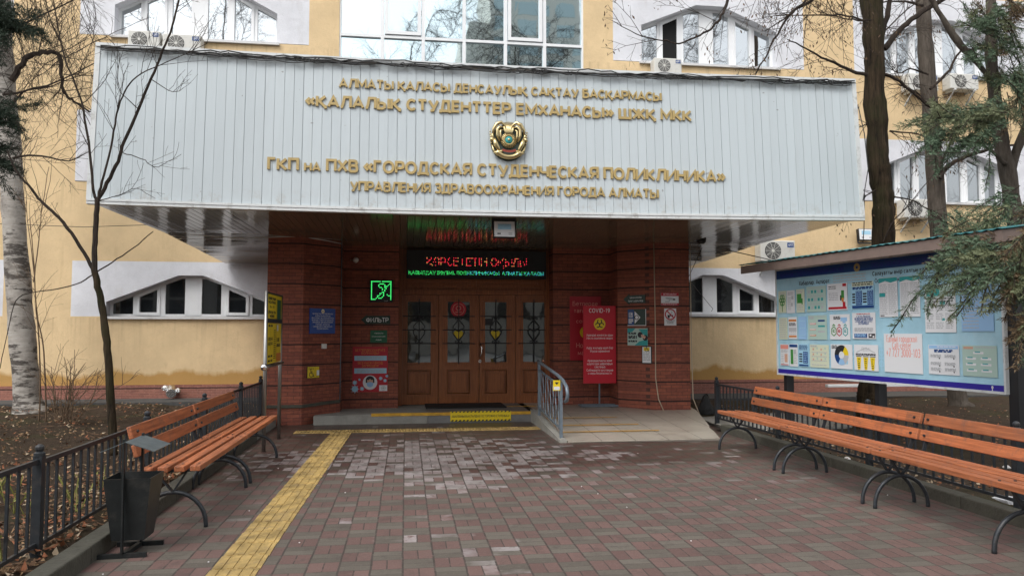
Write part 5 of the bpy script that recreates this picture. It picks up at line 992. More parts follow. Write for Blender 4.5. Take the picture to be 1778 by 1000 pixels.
# corrugated pitched roof
re = BF.sub(0, 0, .42); e0 = re.hit(1283, 474); e1 = re.hit(1740, 374); ez = (e0[1] + e1[1]) / 2; ea, eb = e0[0], max(e1[0], uR + .3)
b = MB(); n = 150; vs = []; fs = []
for i in range(n + 1):
    u = lerp(ea, eb, i / n); a_ = .007 * math.cos(i * math.pi / 2.0) + .003 * math.sin(i * .21)
    for nn, z in ((.42, ez), (-.05, ez + .065), (-.5, ez + .01)): vs.append(BF.p(u, z + a_, nn))
for i in range(n):
    for j in range(2): q = i * 3 + j; fs.append((q, q + 3, q + 4, q + 1))
b.add(vs, fs); ro = b.build('roof_sheet', M['roofteal'], NB); sm = ro.modifiers.new('t', 'SOLIDIFY'); sm.thickness = .006
b = MB(); b.add([BF.p(u, z, nn) for u in (ea + .02, eb - .02) for nn, z in ((.40, ez - .018), (-.05, ez + .045), (-.48, ez - .01), (-.48, ez - .04), (.0, zT + .02), (.40, ez - .135))], [(0, 6, 11, 5), (5, 11, 10, 4), (4, 10, 9, 3), (0, 5, 4, 3, 2, 1), (6, 7, 8, 9, 10, 11)]); b.build('roof_lining', M['brownroof'], NB)

# papers pinned on it
ppm = [M['white_s'], M['ink'], M['greyink'], M['redp'], M['navy'], M['teal'], M['greenink'], M['orange'], M['paleblue'], M['palegreen'], M['cream'], M['yellow_s'], M['palered'], M['bluelt'], M['skin']]
WH, INK, GRY, RED, NAV, TEA, GRN, ORA, PBL, PGR, CRM, YEL, PRD, BLT, SKN = range(15)
def paper(label, base, px, draw, k=0):
    u0, v0, u1, v1 = BF.rect(*px); A = BF.sub((u0 + u1) / 2, (v0 + v1) / 2, .007 + .001 * (k % 3)); w, h = (u1 - u0) / 2, (v1 - v0) / 2
    o = thing('paper_notice', label, 'paper notice', A.o, 'papers pinned on the notice board'); b = MB(); b.fbox(A, -w, w, -h, h, 0, .003); b.build('sheet', ppm[base], o)
    d = MB(); D = A.sub(0, 0, .003); U = lambda a: a * w; V = lambda q: q * h
    rect = lambda a, c, e, f, m, n=.0012: d.flat(D, a * w, c * w, e * h, f * h, n, m)
    lines = lambda a, c, top, bot, k, m=GRY, hh=.010: [words(d, D, a * w, c * w, lerp(top, bot, i / max(1, k - 1)) * h, hh, .0024, m) for i in range(k)]
    draw(d, D, w, h, rect, lines); d.build('print', ppm, o)
X5 = lambda a, b, c, e: (1340 + a / 4.545, 440 + b / 4.545, 1340 + c / 4.545, 440 + e / 4.545); X6 = lambda a, b, c, e: (1540 + a / 3.571, 420 + b / 3.571, 1540 + c / 3.571, 420 + e / 3.571)
def tree_(d, D, w, h, rect, lines):
    rect(-.08, .08, -.9, -.3, GRN); [d.ring(D, w * .45 * math.cos(q * 1.05), h * .15 + h * .35 * math.sin(q * 1.05), .018, .034, .0015, GRN, 10) for q in range(6)]; d.ring(D, 0, h * .15, .02, .036, .0015, GRN, 10); lines(-.7, .7, .8, .65, 2)
paper('narrow pale sheet with a green tree drawing, top left of the board', CRM, X5(57, 300, 120, 468), tree_)
paper('narrow white sheet with small grey drawings beside the green tree sheet', WH, X5(122, 295, 188, 470), lambda d, D, w, h, r, l: (l(-.7, .7, .8, .6, 3), r(.2, .7, .2, .5, GRY), l(-.7, .1, .3, -.7, 7), r(.1, .5, -.4, -.1, GRY)), 1)
paper('narrow cream sheet with a dark green block near its top', CRM, X5(198, 285, 265, 465), lambda d, D, w, h, r, l: (r(-.8, .3, -.2, .6, GRN), r(.3, .6, -.3, .2, GRN), l(-.8, .8, .85, .7, 2), l(-.8, .8, -.4, -.85, 4)), 2)
paper('pale green sheet with three rows of tiny figures, top row of the board', PGR, X5(278, 265, 435, 458), lambda d, D, w, h, r, l: ([r(-.85 + q * .34, -.65 + q * .34, .75 - k * .62 - .28, .75 - k * .62 - .05, TEA if (q + k) % 3 else GRY) for q in range(5) for k in range(3)], l(-.85, .85, .85, .85, 1), l(-.85, .85, .2, .15, 1), l(-.85, .85, -.42, -.45, 1)))
paper('white sheet with a red bottom bar and a green bottle', WH, X5(442, 243, 605, 445), lambda d, D, w, h, r, l: (r(-.9, .9, -.92, -.75, RED), r(.55, .9, .75, .95, RED), r(.4, .68, -.2, .45, GRN), r(.45, .65, -.4, -.1, ORA, .002), r(.55, .8, -.75, -.4, RED, .002), r(.3, .42, -.3, .1, INK, .0025), l(-.85, -.1, .75, .6, 2, INK), l(-.85, .1, .25, -.25, 5)), 1)
def bluecol(d, D, w, h, r, l): (r(-.98, .98, .62, .95, CRM), r(-.98, .98, -.98, -.78, NAV), r(-.62, -.05, -.75, .3, NAV), r(.42, .95, -.75, .3, NAV), [r(-.95, -.68, -.6 + q * .2, -.48 + q * .2, INK) for q in range(4)], [r(.02, .36, -.6 + q * .2, -.48 + q * .2, INK) for q in range(4)], l(-.9, .9, .5, .4, 2, NAV, .016), l(-.58, -.1, .2, -.65, 7, BLT), l(.46, .9, .2, -.65, 7, BLT), l(-.9, .9, .85, .7, 2, INK, .014))
paper('sheet with two tall navy columns, top row right of the green bottle sheet', PBL, X5(635, 225, 815, 430), bluecol, 2)
def tealtop(d, D, w, h, r, l): (d.add([D.p(a * w, b * h, .0012) for a, b in ((-1, .95), (-1, .72), (-.3, .82), (.3, .72), (1, .8), (1, .98), (-1, .98))], [tuple(range(7))], TEA), l(-.9, -.1, .6, -.85, 16), l(.05, .92, .6, -.85, 16), r(-.9, -.45, -.95, -.9, INK))
paper('tall white page with a wavy teal top and a teal box on its left', WH, (1526.8, 483, 1560.5, 550), lambda d, D, w, h, r, l: (tealtop(d, D, w, h, r, l), r(-.95, -.3, .02, .22, TEA, .003)))
paper('tall white page with a wavy teal top and no box', WH, (1563, 480, 1599.5, 549.5), tealtop, 1)
paper('wide white page of dense print half covered by juniper sprays', WH, (1606, 497, 1662, 577), lambda d, D, w, h, r, l: (r(-.9, .9, .5, .95, PGR), r(-.85, .0, .55, .85, TEA, .002), l(-.9, .9, .4, .3, 2, INK), [l(-.9 + q * .62, -.4 + q * .62, .15 - k * .38, -.08 - k * .38, 4) for q in range(3) for k in range(3)], r(.0, .35, .18, .32, TEA), r(.1, .3, -.5, -.4, TEA)))
paper('large pale blue page of grey lines at the right end, behind the sprays', BLT, (1668, 471, 1727.5, 575), lambda d, D, w, h, r, l: (r(-.9, .8, .75, .92, NAV), l(-.9, .1, .5, -.9, 14), l(.2, .9, -.1, -.4, 3)), 1)
paper('narrow grey printed sheet at the left end of the middle row', CRM, X5(62, 508, 130, 678), lambda d, D, w, h, r, l: l(-.8, .8, .8, -.85, 11))
paper('narrow white sheet with two orange stripes and a grey picture', WH, X5(135, 503, 205, 675), lambda d, D, w, h, r, l: (r(-.9, .9, .6, .78, ORA), r(-.9, .9, -.85, -.68, ORA), r(-.9, .9, -.3, .05, GRY), l(-.8, .8, .4, .2, 3, INK), l(-.8, .8, -.4, -.6, 2)), 1)
paper('narrow plain light blue sheet in the middle row', BLT, X5(215, 500, 280, 678), lambda d, D, w, h, r, l: l(-.7, .7, .6, -.7, 3, PBL), 2)
def tags_(d, D, w, h, r, l): ([r(-.8 if k % 2 == 0 else .08, -.15 if k % 2 == 0 else .8, v - .07, v + .07, c) for k, (v, c) in enumerate(((.3, PRD), (.55, NAV), (-.18, SKN), (.1, TEA), (-.65, ORA), (-.35, GRY)))], l(-.85, -.3, .85, .7, 3), l(.0, .8, .85, .85, 1), [l(-.78, -.2, v - .02, v + .02, 2, WH, .006) for v in (.3, -.18, -.65)])
paper('pale aqua sheet with rows of coloured arrow tags', PGR, X5(290, 490, 442, 680), tags_)
def hexs(d, D, w, h, r, l): ([ribbon(d, D, [((u + a * .22) * w, (v + c) * h) for a, c in ((0, .36), (1, .2), (1, -.2), (0, -.36), (-1, -.2), (-1, .2))] + ['c'], .012, 0, .0015, m) for u, v, m in ((-.6, -.35, GRN), (-.05, -.35, RED), (.55, -.35, TEA))], [ribbon(d, D, [((u - .14) * w, .08 * h), (u * w, .2 * h), ((u + .14) * w, .08 * h)], .012, 0, .002, m) for u, m in ((-.6, GRN), (-.05, RED), (.55, TEA))], r(.1, .75, .45, .75, BLT), r(.3, .6, .3, .45, BLT), l(-.6, .1, .78, .6, 3, INK), [l(u - .12, u + .12, -.25, -.45, 3, m) for u, m in ((-.6, GRN), (-.05, RED), (.55, TEA))])
paper('white sheet with three hexagon tokens in green, red and teal', WH, X5(462, 483, 625, 680), hexs, 1)
paper('white sheet of bold dark print with a navy box at its foot', WH, X5(640, 470, 828, 675), lambda d, D, w, h, r, l: (l(-.6, .6, .88, .85, 1, RED), [text(d, D, s, 0, h * (.58 - q * .17), .04, w * k, t=.2, align='c', m=NAV) for q, (s, k) in enumerate((("САУАЛНАМА", 1.2), ("МЕДИЦИНАЛЫҚ КӨМЕК", 1.6), ("САПАСЫН БАҒАЛАУ", 1.5), ("БОЙЫНША", .9)))], l(-.8, .8, -.2, -.45, 4), r(-.85, .28, -.92, -.6, NAV), r(.4, .95, -.92, -.6, INK), l(-.8, .2, -.68, -.85, 3, BLT), r(.5, .65, -.8, -.65, WH, .003), r(.75, .9, -.88, -.75, WH, .003)), 2)
paper('narrow sheet with a pink band on top, left end of the bottom row', WH, X5(72, 715, 140, 885), lambda d, D, w, h, r, l: (r(-.95, .95, .55, .95, PRD), l(-.8, .8, .4, .2, 3), r(.0, .75, -.7, .1, SKN), l(-.8, -.1, .0, -.8, 6), r(-.9, .9, -.95, -.88, RED)))
paper('narrow sheet with a green and navy picture, second in the bottom row', WH, X5(143, 712, 212, 893), lambda d, D, w, h, r, l: (r(-.95, .95, .7, .95, NAV), r(-.7, -.05, -.8, .5, GRN), r(.05, .7, .1, .5, GRY), l(.1, .85, .0, -.7, 6)), 1)
paper('narrow pale blue sheet with one navy column, third in the bottom row', PBL, X5(217, 715, 298, 895), lambda d, D, w, h, r, l: (r(-.1, .85, -.7, .35, NAV), r(-.95, .95, -.95, -.8, NAV), [r(-.9, -.25, -.6 + q * .22, -.48 + q * .22, INK) for q in range(4)], l(-.85, .85, .85, .5, 4, NAV), l(.0, .75, .2, -.6, 6, BLT)), 2)
paper('pale cream-green sheet with scattered faint figures in the bottom row', CRM, X5(305, 718, 458, 905), lambda d, D, w, h, r, l: (l(-.9, -.2, .88, .8, 2), [r(-.7 + (q % 4) * .42, -.55 + (q % 4) * .42, .5 - (q // 4) * .45 + (q % 2) * .1, .68 - (q // 4) * .45 + (q % 2) * .1, PGR if q % 2 else SKN) for q in range(12)], l(-.8, .8, .3, -.8, 4)))
def wheel_(d, D, w, h, r, l): ([d.ring(D, w * .02, h * .12, .05, .13, .0015 + q * .0003, m, 8, q * 60, q * 60 + 60) for q, m in enumerate((YEL, INK, INK, NAV, BLT, GRY))], d.disc(D, w * .02, h * .12, .045, .004, WH), l(-.9, -.35, .85, .65, 3, INK), r(.2, .6, -.6, -.3, PBL))
paper('white sheet with a round yellow, black and blue wheel chart', WH, X5(470, 715, 645, 915), wheel_, 1)
paper('white sheet with three tapering yellow columns', WH, X5(655, 718, 850, 930), lambda d, D, w, h, r, l: ([d.add([D.p(a * w, b * h, .0015) for a, b in ((u - .2, .02), (u + .2, .02), (u + .11, -.95), (u - .11, -.95))], [(0, 1, 2, 3)], YEL) for u in (-.6, -.02, .55)], [l(u - .08, u + .08, -.15, -.8, 5, INK) for u in (-.6, -.02, .55)], [r(u - .24, u + .24, .06, .12, INK) for u in (-.6, -.02, .55)], ribbon(d, D, [(-.8 * w, .4 * h), (0, .75 * h), (.75 * w, .4 * h)], .01, 0, .0015, GRY), text(d, D, "ПОЛИЧ", 0, .45 * h, .06, w * .7, t=.16, align='c', m=GRY), l(-.85, .8, .25, .18, 2, INK)), 2)
paper('large white page with pale red call-center phone number', WH, (1535.6, 579, 1604, 649.5), lambda d, D, w, h, r, l: (text(d, D, "Единый городской", -.05 * w, h * .55, .088, w * 1.6, t=.17, align='c', m=PRD), text(d, D, "Call-center", -.05 * w, h * .22, .085, w * 1.0, t=.17, align='c', m=PRD), text(d, D, "+7 727 3000-103", 0, -h * .22, .11, w * 1.78, t=.17, align='c', m=PRD)))
paper('white page with a sky-blue header strip, bottom row right of the phone number', WH, X6(260, 637, 456, 829), lambda d, D, w, h, r, l: (r(-.95, .95, .74, .97, BLT), l(-.4, .8, .85, .85, 1, WH), l(-.6, .6, .6, .5, 2, NAV, .016), [l(u, u + .7, v, v - .14, 3) for u in (-.85, .08) for v in (.3, -.22, -.6)], [r(u + .55, u + .62, v - .25, v - .15, INK) for u in (-.85, .08) for v in (.3, -.22, -.6)]))
paper('pale aqua page with white rounded tags, last in the bottom row', PGR, X6(471, 640, 692, 842), lambda d, D, w, h, r, l: (r(-.92, -.35, .76, .92, SKN), l(-.2, .9, .86, .86, 1), [r(u, u + .6, v, v + .14, WH) for u, v in ((-.35, .45), (-.8, .08), (.08, .08), (-.8, -.3), (.08, -.3), (-.75, -.7), (.1, -.7))], [r(u + .1, u + .42, v + .1, v + .17, TEA, .003) for u, v in ((-.35, .45), (-.8, .08), (.08, .08), (-.8, -.3), (.08, -.3), (-.75, -.7), (.1, -.7))]), 1)

# small things on the ground and the walls
o = thing('foil_pipe', 'crumpled foil-wrapped pipe end sticking out of the left brick plinth', 'pipe', (-4.8, 16.8, .28))
b = MB(); b.tube([(-4.8, 16.87, .3), (-4.8, 16.7, .28), (-4.74, 16.56, .22)], [.09, .11, .1], 10); po = b.build('pipe', M['foil'], o)
b = MB(); b.lathe((-4.87, 16.62, .27), [(.02, 0), (.07, .02), (.08, .07), (.05, .11), (.01, .12)], 9); b.lathe((-4.62, 16.6, .23), [(.02, 0), (.06, .02), (.06, .07), (.02, .1)], 8); b.build('foil_wrap', M['foil'], o)
b = MB(); b.lathe((5.05, 5.9, .05), [(.05, 0), (.1, .015), (.09, .04), (.03, .06)], 9); o = b.build('plastic_scrap', M['bag'])
for v in o.data.vertices: v.co.x = 5.05 + (v.co.x - 5.05) * .8 + random.uniform(-.012, .012); v.co.y = 5.9 + (v.co.y - 5.9) * 1.8; v.co.z += random.uniform(-.01, .01)
tag(o, 'scrap of white plastic lying under the nearest right bench', 'litter')
b = MB(); b.box(8.9, 11.2, 15.3, 15.42, .3, .36); tag(b.build('plank', M['frame'], bevel=.01), 'long white plank lying behind the notice board against the wall', 'plank')
# ================================================================== TREES AND SHRUBS
def smooth(pts, k=3):                        # Catmull-Rom through the points
    P = [Vector(p) for p in pts]; out = []
    for i in range(len(P) - 1):
        a, b, c, d = P[max(i - 1, 0)], P[i], P[i + 1], P[min(i + 2, len(P) - 1)]
        for q in range(k):
            t = q / k; out.append(.5 * ((2 * b) + (c - a) * t + (2 * a - 5 * b + 4 * c - d) * t * t + (3 * b - a - 3 * c + d) * t ** 3))
    return out + [P[-1]]
def limb(mb, pts, r0, r1, k=8, sub=4, wob=0, rr=random):
    q = smooth(pts, sub); n = len(q)
    if wob: q = [p + Vector((rr.uniform(-wob, wob), rr.uniform(-wob, wob), rr.uniform(-wob, wob))) if 0 < i < n - 1 else p for i, p in enumerate(q)]
    mb.tube(q, [lerp(r0, r1, (i / (n - 1)) ** .9) * (1 + (rr.uniform(-.05, .05) if k > 6 else 0)) for i in range(n)], k); return q
def rdir(rr): return Vector((rr.gauss(0, 1), rr.gauss(0, 1), rr.gauss(0, 1))).normalized()
def twig(mb, p, d, L, r, depth, rr, droop=0.0, flat=1.0, tips=None):
    n = max(3, int(L / .13)); pts = [p.copy()]; d = d.normalized()
    for i in range(n):
        j = rdir(rr); j.y *= flat; d = (d + j * .2 + Vector((0, 0, -droop))).normalized(); pts.append(pts[-1] + d * (L / n))
    mb.tube(pts, [lerp(r, max(.0016, r * .35), i / n) for i in range(n + 1)], 5 if r > .008 else 4, cap=False)
    if tips is not None: tips.append((pts[-1], d)); tips.append((pts[-2], d))
    if depth > 0:
        for i in range(1, n):
            if rr.random() < .75:
                j = rdir(rr); j.y *= flat; j = (j - d * j.dot(d)).normalized(); twig(mb, pts[i], d * .75 + j * .75, L * rr.uniform(.3, .6) * (1 - .4 * i / n), r * .55, depth - 1, rr, droop, flat, tips)
def px(pts, Y): return [at(x, y, Y + (q[0] if q else 0)) for x, y, *q in pts]
def side_twigs(mb, line, n, L, r, depth, rr, t0=.15, t1=1.0, droop=0.0, up=0.3, tips=None, flat=.6):
    for _ in range(n):
        i = rr.randint(int((len(line) - 1) * t0), int((len(line) - 2) * t1)); d = (line[i + 1] - line[i]).normalized(); j = rdir(rr); j.y *= flat; j = j - d * j.dot(d)
        twig(mb, line[i], d * .6 + j * .8 + Vector((0, 0, up)), L * rr.uniform(.5, 1.2), r, depth, rr, droop, flat, tips)
def leaves(mb, tips, n, size, rr, spread=.05, mats=1, hang=True):
    for _ in range(n):
        p, d = rr.choice(tips); c = p + rdir(rr) * spread; a = (Vector((0, 0, -1)) + rdir(rr) * .6).normalized() if hang else rdir(rr); b = a.cross(rdir(rr)).normalized(); l = size * rr.uniform(.6, 1.3)
        mb.quad(c, c + a * l * .5 + b * l * .18, c + a * l, c + a * l * .5 - b * l * .18, rr.randrange(mats))

# birch at the left edge
rr = random.Random(21)
o = thing('birch_tree', 'white-barked birch with black scars standing before the wall at the left', 'tree', (-6.75, 15.0, 0))
b = MB(); Yb = 15.0
tl = px([(52, 722), (48, 700), (46, 660), (40, 600), (35, 540), (31, 480), (25, 400), (20, 320), (15, 230), (9, 150), (4, 60), (-2, -60), (-8, -200)], Yb)
q = smooth(tl, 4); n = len(q); b.tube(q, [max(.15, .33 - i * .02 if i < 5 else lerp(.235, .15, i / n)) + rr.uniform(-.008, .008) for i in range(n)], 14); rough_bark(b.build('trunk', M['birch'], o, smooth=True), .012, 8)
b = MB(); tips = []
l1 = limb(b, px([(20, 140), (32, 118), (52, 98), (75, 92), (98, 94), (106, 112), (108, 140), (114, 165), (130, 178), (155, 195)], Yb - .3), .06, .015, 7, 3, .02, rr); side_twigs(b, l1, 16, 1.1, .009, 2, rr, .3, tips=tips)
for pts in ([(5, 165), (60, 155), (130, 128), (200, 90)], [(8, 60), (60, 30), (110, 10), (160, -15)], [(12, 200), (40, 160), (90, 150), (150, 130)], [(22, 275), (70, 270), (120, 278), (160, 262)]):
    l = limb(b, px(pts, Yb - .5), .022, .006, 6, 3, .02, rr); side_twigs(b, l, 9, .9, .006, 2, rr, .1, tips=tips)
for _ in range(30): twig(b, at(rr.uniform(-30, 130), rr.uniform(-60, 0), Yb - .6), Vector((rr.uniform(.1, .9), 0, -1)), rr.uniform(1.2, 2.4), .007, 2, rr, .1, .5)
b.build('crown', M['twig'], o)
# spruce sprays hanging in from the left
def conifer(mb, p, d, L, rr, w=.2, nl=.04, dens=1.0, mats=0, droop=.05, wd=.006):
    """one feathery spray: an axis with soft curved branchlets set all round with small scale leaves"""
    U = rr.uniform; n = max(5, int(L / .055)); pts = [p.copy()]; d = d.normalized()
    for i in range(n): d = (d + rdir(rr) * .16 + Vector((0, 0, -droop))).normalized(); pts.append(pts[-1] + d * (L / n))
    ml = mats if isinstance(mats, (list, tuple)) else [mats]; m = rr.choice(ml)
    for i in range(1, n + 1):
        ax = (pts[i] - pts[i - 1]).normalized()
        for s in range(max(2, round(3 * dens))):
            j = rdir(rr); e = (ax * .7 + (j - ax * j.dot(ax)).normalized() * .85).normalized(); l2 = w * U(.35, 1.0) * (1.05 - .6 * i / n); k = max(3, int(l2 / .02)); c = pts[i].copy(); st = l2 / k
            for t in range(k):
                e = (e + rdir(rr) * .22 + ax * .06 + Vector((0, 0, -droop * .5))).normalized(); c2 = c + e * st; a = e.orthogonal().normalized(); bq = e.cross(a); th = U(0, 6.28)
                for q in range(3):
                    sd = a * math.cos(th + q * 2.1) + bq * math.sin(th + q * 2.1); f = (e * .8 + sd * .7) * (nl * U(.6, 1.2)); g = e.cross(sd) * (wd * .5); h = c + f * .45
                    mb.v += [tuple(c), tuple(h + g), tuple(c + f), tuple(h - g)]; b0 = len(mb.v) - 4; mb.f.append([b0, b0 + 1, b0 + 2, b0 + 3]); mb.m.append(m)
                c = c2
    return pts
rr = random.Random(31)
o = thing('spruce_tree', 'dark green spruce reaching in from the left edge over the birch trunk', 'tree', (-6.0, 10.5, 0))
b = MB(); lw = MB(); b.tube([(-6.35, 10.6, -.05), (-6.35, 10.6, 3), (-6.3, 10.6, 7)], [.14, .11, .04], 8); b.build('trunk', M['barkdk'], o, smooth=True)
for (x0, y0, x1, y1, k) in ((-60, 20, 92, 38, 12), (-60, 60, 70, 42, 7), (-50, 20, 40, 10, 6), (-60, 170, 62, 192, 7), (-40, 190, 45, 212, 5), (-60, 240, 40, 285, 9), (-50, 260, 44, 300, 6), (-30, 270, 30, 250, 4), (-50, 225, 30, 235, 4)):
    for _ in range(k): p = at(x0 + rr.uniform(-20, 20), y0 + rr.uniform(-10, 12), 10.5 + rr.uniform(-.4, .3)); e = at(x1, y1 + rr.uniform(-18, 18), 10.5 + rr.uniform(-.5, .3)); conifer(lw, p, e - p, (e - p).length * rr.uniform(.6, 1), rr, .22, .05, 1.0, droop=.02, wd=.010)
lw.build('needles', M['needled'], o)
# slim young tree in front of the left bay
rr = random.Random(5)
o = thing('young_tree', 'slim dark young tree with forking bare stems in front of the left window', 'tree', (-3.3, 9.3, 0)); Y0 = 9.3; b = MB()
t = limb(b, px([(196, 790), (195, 745), (192, 690), (187, 620), (183, 570), (176, 525), (168, 490), (163, 465)], Y0), .05, .034, 10, 4, .005, rr)
b.build('trunk', M['barkdk'], o, smooth=True); b = MB(); tips = []
br = []
br.append(limb(b, px([(165, 475), (164, 440), (166, 400), (168, 365), (169, 345)], Y0), .033, .028, 8, 4, .003, rr))
br.append(limb(b, px([(165, 478), (152, 450), (124, 405), (97, 372), (72, 350), (52, 325), (36, 308), (22, 285), (12, 262)], Y0), .023, .009, 7, 4, .005, rr))
br.append(limb(b, px([(168, 348), (162, 330), (158, 280), (152, 235), (142, 180), (126, 135), (113, 102), (103, 60), (96, 20), (85, -30)], Y0), .018, .005, 7, 4, .005, rr))
br.append(limb(b, px([(169, 348), (178, 315), (190, 270), (200, 215), (207, 185), (220, 152), (246, 128), (290, 108), (335, 88), (362, 74)], Y0 - .3), .015, .003, 7, 4, .005, rr))
br.append(limb(b, px([(170, 348), (186, 318), (205, 280), (216, 245), (240, 190), (262, 138), (282, 90), (300, 45), (310, 0), (316, -50)], Y0 - .2), .024, .009, 8, 4, .005, rr))
br.append(limb(b, px([(167, 473), (195, 455), (230, 432), (266, 402)], Y0 + .2), .009, .005, 6, 4, .004, rr))
br.append(limb(b, px([(164, 475), (140, 490), (100, 502), (40, 512), (20, 545), (0, 640)], Y0 + .2), .008, .004, 6, 4, .004, rr))
for l in br[1:5]: side_twigs(b, l, 13, .55, .0035, 2, rr, .25, tips=tips, flat=.4)
for pts in ([(214, 266), (245, 275), (268, 290), (285, 285), (315, 268)], [(170, 350), (205, 340), (235, 328), (270, 345)], [(262, 138), (300, 160), (318, 153)], [(240, 190), (205, 150), (208, 95), (180, 60)], [(113, 102), (160, 75), (205, 55), (260, 30)], [(142, 180), (175, 150), (207, 95)]):
    l = limb(b, px(pts, Y0 - .1), .006, .0022, 5, 4, .008, rr); side_twigs(b, l, 5, .32, .0025, 1, rr, .2, flat=.4)
b.build('crown', M['twig'], o)
# bare shrub and thin stems at the left
rr = random.Random(9)
o = thing('bare_shrub', 'small leafless tangled shrub beside the birch foot', 'shrub', (-5.4, 12.8, 0)); b = MB()
for _ in range(13): twig(b, at(rr.uniform(92, 128), 742, 12.8), Vector((rr.uniform(-.35, .45), rr.uniform(-.2, .2), 1)), rr.uniform(.7, 1.25), .010, 2, rr, -.01, .6)
b.build('stems', M['barktan'], o)
o = thing('sapling_stems', 'clump of thin tan upright saplings beside the birch trunk', 'sapling', (-6.0, 13.2, 0)); b = MB()
for pts, r in (([(64, 765), (70, 690), (68, 600), (62, 520), (58, 450), (52, 380)], .014), ([(79, 770), (80, 700), (76, 610), (64, 540), (60, 480)], .016), ([(97, 790), (95, 700), (88, 650)], .013), ([(58, 490), (66, 430), (72, 370), (85, 290)], .010), ([(60, 480), (50, 400), (45, 350)], .008)):
    l = limb(b, px(pts, 13.0), r, r * .45, 6, 4, .006, rr); side_twigs(b, l, 7, .6, .004, 1, rr, .4, flat=.5)
b.build('stems', M['barktan'], o)

# right side: dark wet trunk, second trunk, juniper
rr = random.Random(14)
o = thing('bare_tree', 'tall dark wet trunk rising behind the notice board, right of the canopy', 'tree', (7.0, 11.0, 0)); Y1 = 11.0; b = MB()
tl = px([(1505, 752), (1508, 735), (1511, 700), (1513, 660), (1522, 560), (1533, 420), (1530, 330), (1523, 250), (1518, 125), (1514, 0), (1511, -120), (1510, -300)], Y1); q = smooth(tl, 12); n = len(q)
b.tube(q, [(.34 - i * .014 if i < 5 else .27 - (i - 5) * .006 if i < 14 else .215 - (i - 14) * .0018 if i < 36 else lerp(.178, .15, i / n)) + rr.uniform(-.008, .008) for i in range(n)], 18); rough_bark(b.build('trunk', M['barkdk'], o, smooth=True), .02, 10)
b = MB(); tips = []; LB = []
for pts, r0, r1, Y in (([(1535, 85), (1560, 55), (1590, 28), (1634, 2), (1700, -40)], .05, .03, 11), ([(1528, 70), (1540, 30), (1546, 0), (1560, -60)], .05, .03, 11), ([(1506, 131), (1480, 125), (1455, 112), (1428, 101), (1400, 85), (1367, 69)], .03, .008, 10.8), ([(1506, 40), (1470, 28), (1420, 27), (1350, 28)], .018, .006, 10.7), ([(1512, 36), (1480, 35), (1450, 28), (1418, 20)], .014, .005, 10.6),
        ([(1450, -60), (1411, 0), (1375, 22), (1350, 60), (1328, 102), (1310, 130)], .03, .006, 10.3), ([(1300, -60), (1265, 0), (1252, 28), (1239, 46), (1215, 62), (1180, 76), (1150, 70), (1105, 60), (1062, 36)], .026, .004, 10.2), ([(1420, -20), (1384, 15), (1360, 35), (1328, 55)], .02, .006, 10.2),
        ([(1536, 130), (1556, 138), (1580, 158), (1620, 190), (1660, 215)], .028, .012, 11), ([(1506, 215), (1490, 222), (1470, 220)], .012, .004, 11), ([(1545, 228), (1590, 232), (1625, 245)], .016, .006, 11), ([(1530, 60), (1590, 5), (1606, 0)], .012, .006, 11), ([(1540, 340), (1590, 350), (1640, 385)], .014, .006, 11), ([(1520, 330), (1500, 345), (1488, 360)], .012, .005, 10.9), ([(1534, 420), (1555, 380), (1600, 330), (1630, 290)], .01, .005, 10.8)):
    l = limb(b, px(pts, Y), r0, r1, 7, 4, .012, rr); LB.append(l); side_twigs(b, l, 9, .8, .0055, 2, rr, .1, tips=tips, droop=.02, up=0, flat=.5)
for _ in range(22): twig(b, at(rr.uniform(1300, 1520), rr.uniform(-60, -5), 10.4), Vector((rr.uniform(-.7, .5), 0, -1)), rr.uniform(.5, 1.2), .006, 2, rr, .03, .5, tips)
b.build('crown', M['twig'], o); b = MB(); leaves(b, tips, 1100, .055, rr, .05); b.build('seed_clusters', M['seed'], o)
rr = random.Random(15)
o = thing('bare_tree', 'grey-barked leaning tree farther back, between the dark trunk and the juniper', 'tree', (10.5, 13.5, 0)); Y2 = 13.5; b = MB()
tl = px([(1668, 714), (1663, 690), (1657, 640), (1645, 520), (1634, 430), (1628, 380), (1622, 290), (1616, 200), (1609, 110), (1603, 20), (1598, -80), (1594, -220)], Y2); q = smooth(tl, 4); n = len(q)
b.tube(q, [(.26 if i < 3 else lerp(.18, .125, i / n)) + rr.uniform(-.006, .006) for i in range(n)], 14); rough_bark(b.build('trunk', M['barkgr'], o, smooth=True), .012, 9)
b = MB(); tips = []
for pts, r0, r1, Y in (([(1632, 310), (1650, 285), (1690, 268), (1722, 258), (1778, 250)], .05, .02, 13.2), ([(1628, 300), (1655, 240), (1690, 200)], .03, .01, 13.2), ([(1615, 155), (1650, 120), (1668, 90), (1710, 84)], .03, .015, 13.2), ([(1603, 10), (1580, 5), (1545, 4), (1500, 8)], .03, .008, 13.2), ([(1612, 130), (1580, 120), (1560, 128), (1535, 100)], .02, .006, 13.2), ([(1620, 190), (1590, 160), (1565, 150), (1540, 145)], .016, .005, 13)):
    l = limb(b, px(pts, Y), r0, r1, 7, 4, .012, rr); side_twigs(b, l, 12, .9, .006, 2, rr, .1, tips=tips, up=.1, flat=.5)
b.build('crown', M['twig'], o)
rr = random.Random(16)
o = thing('juniper_tree', 'juniper with forked grey trunks and feathery green sprays hanging over the notice board', 'tree', (8.35, 9.7, 0)); Y3 = 9.6; b = MB()
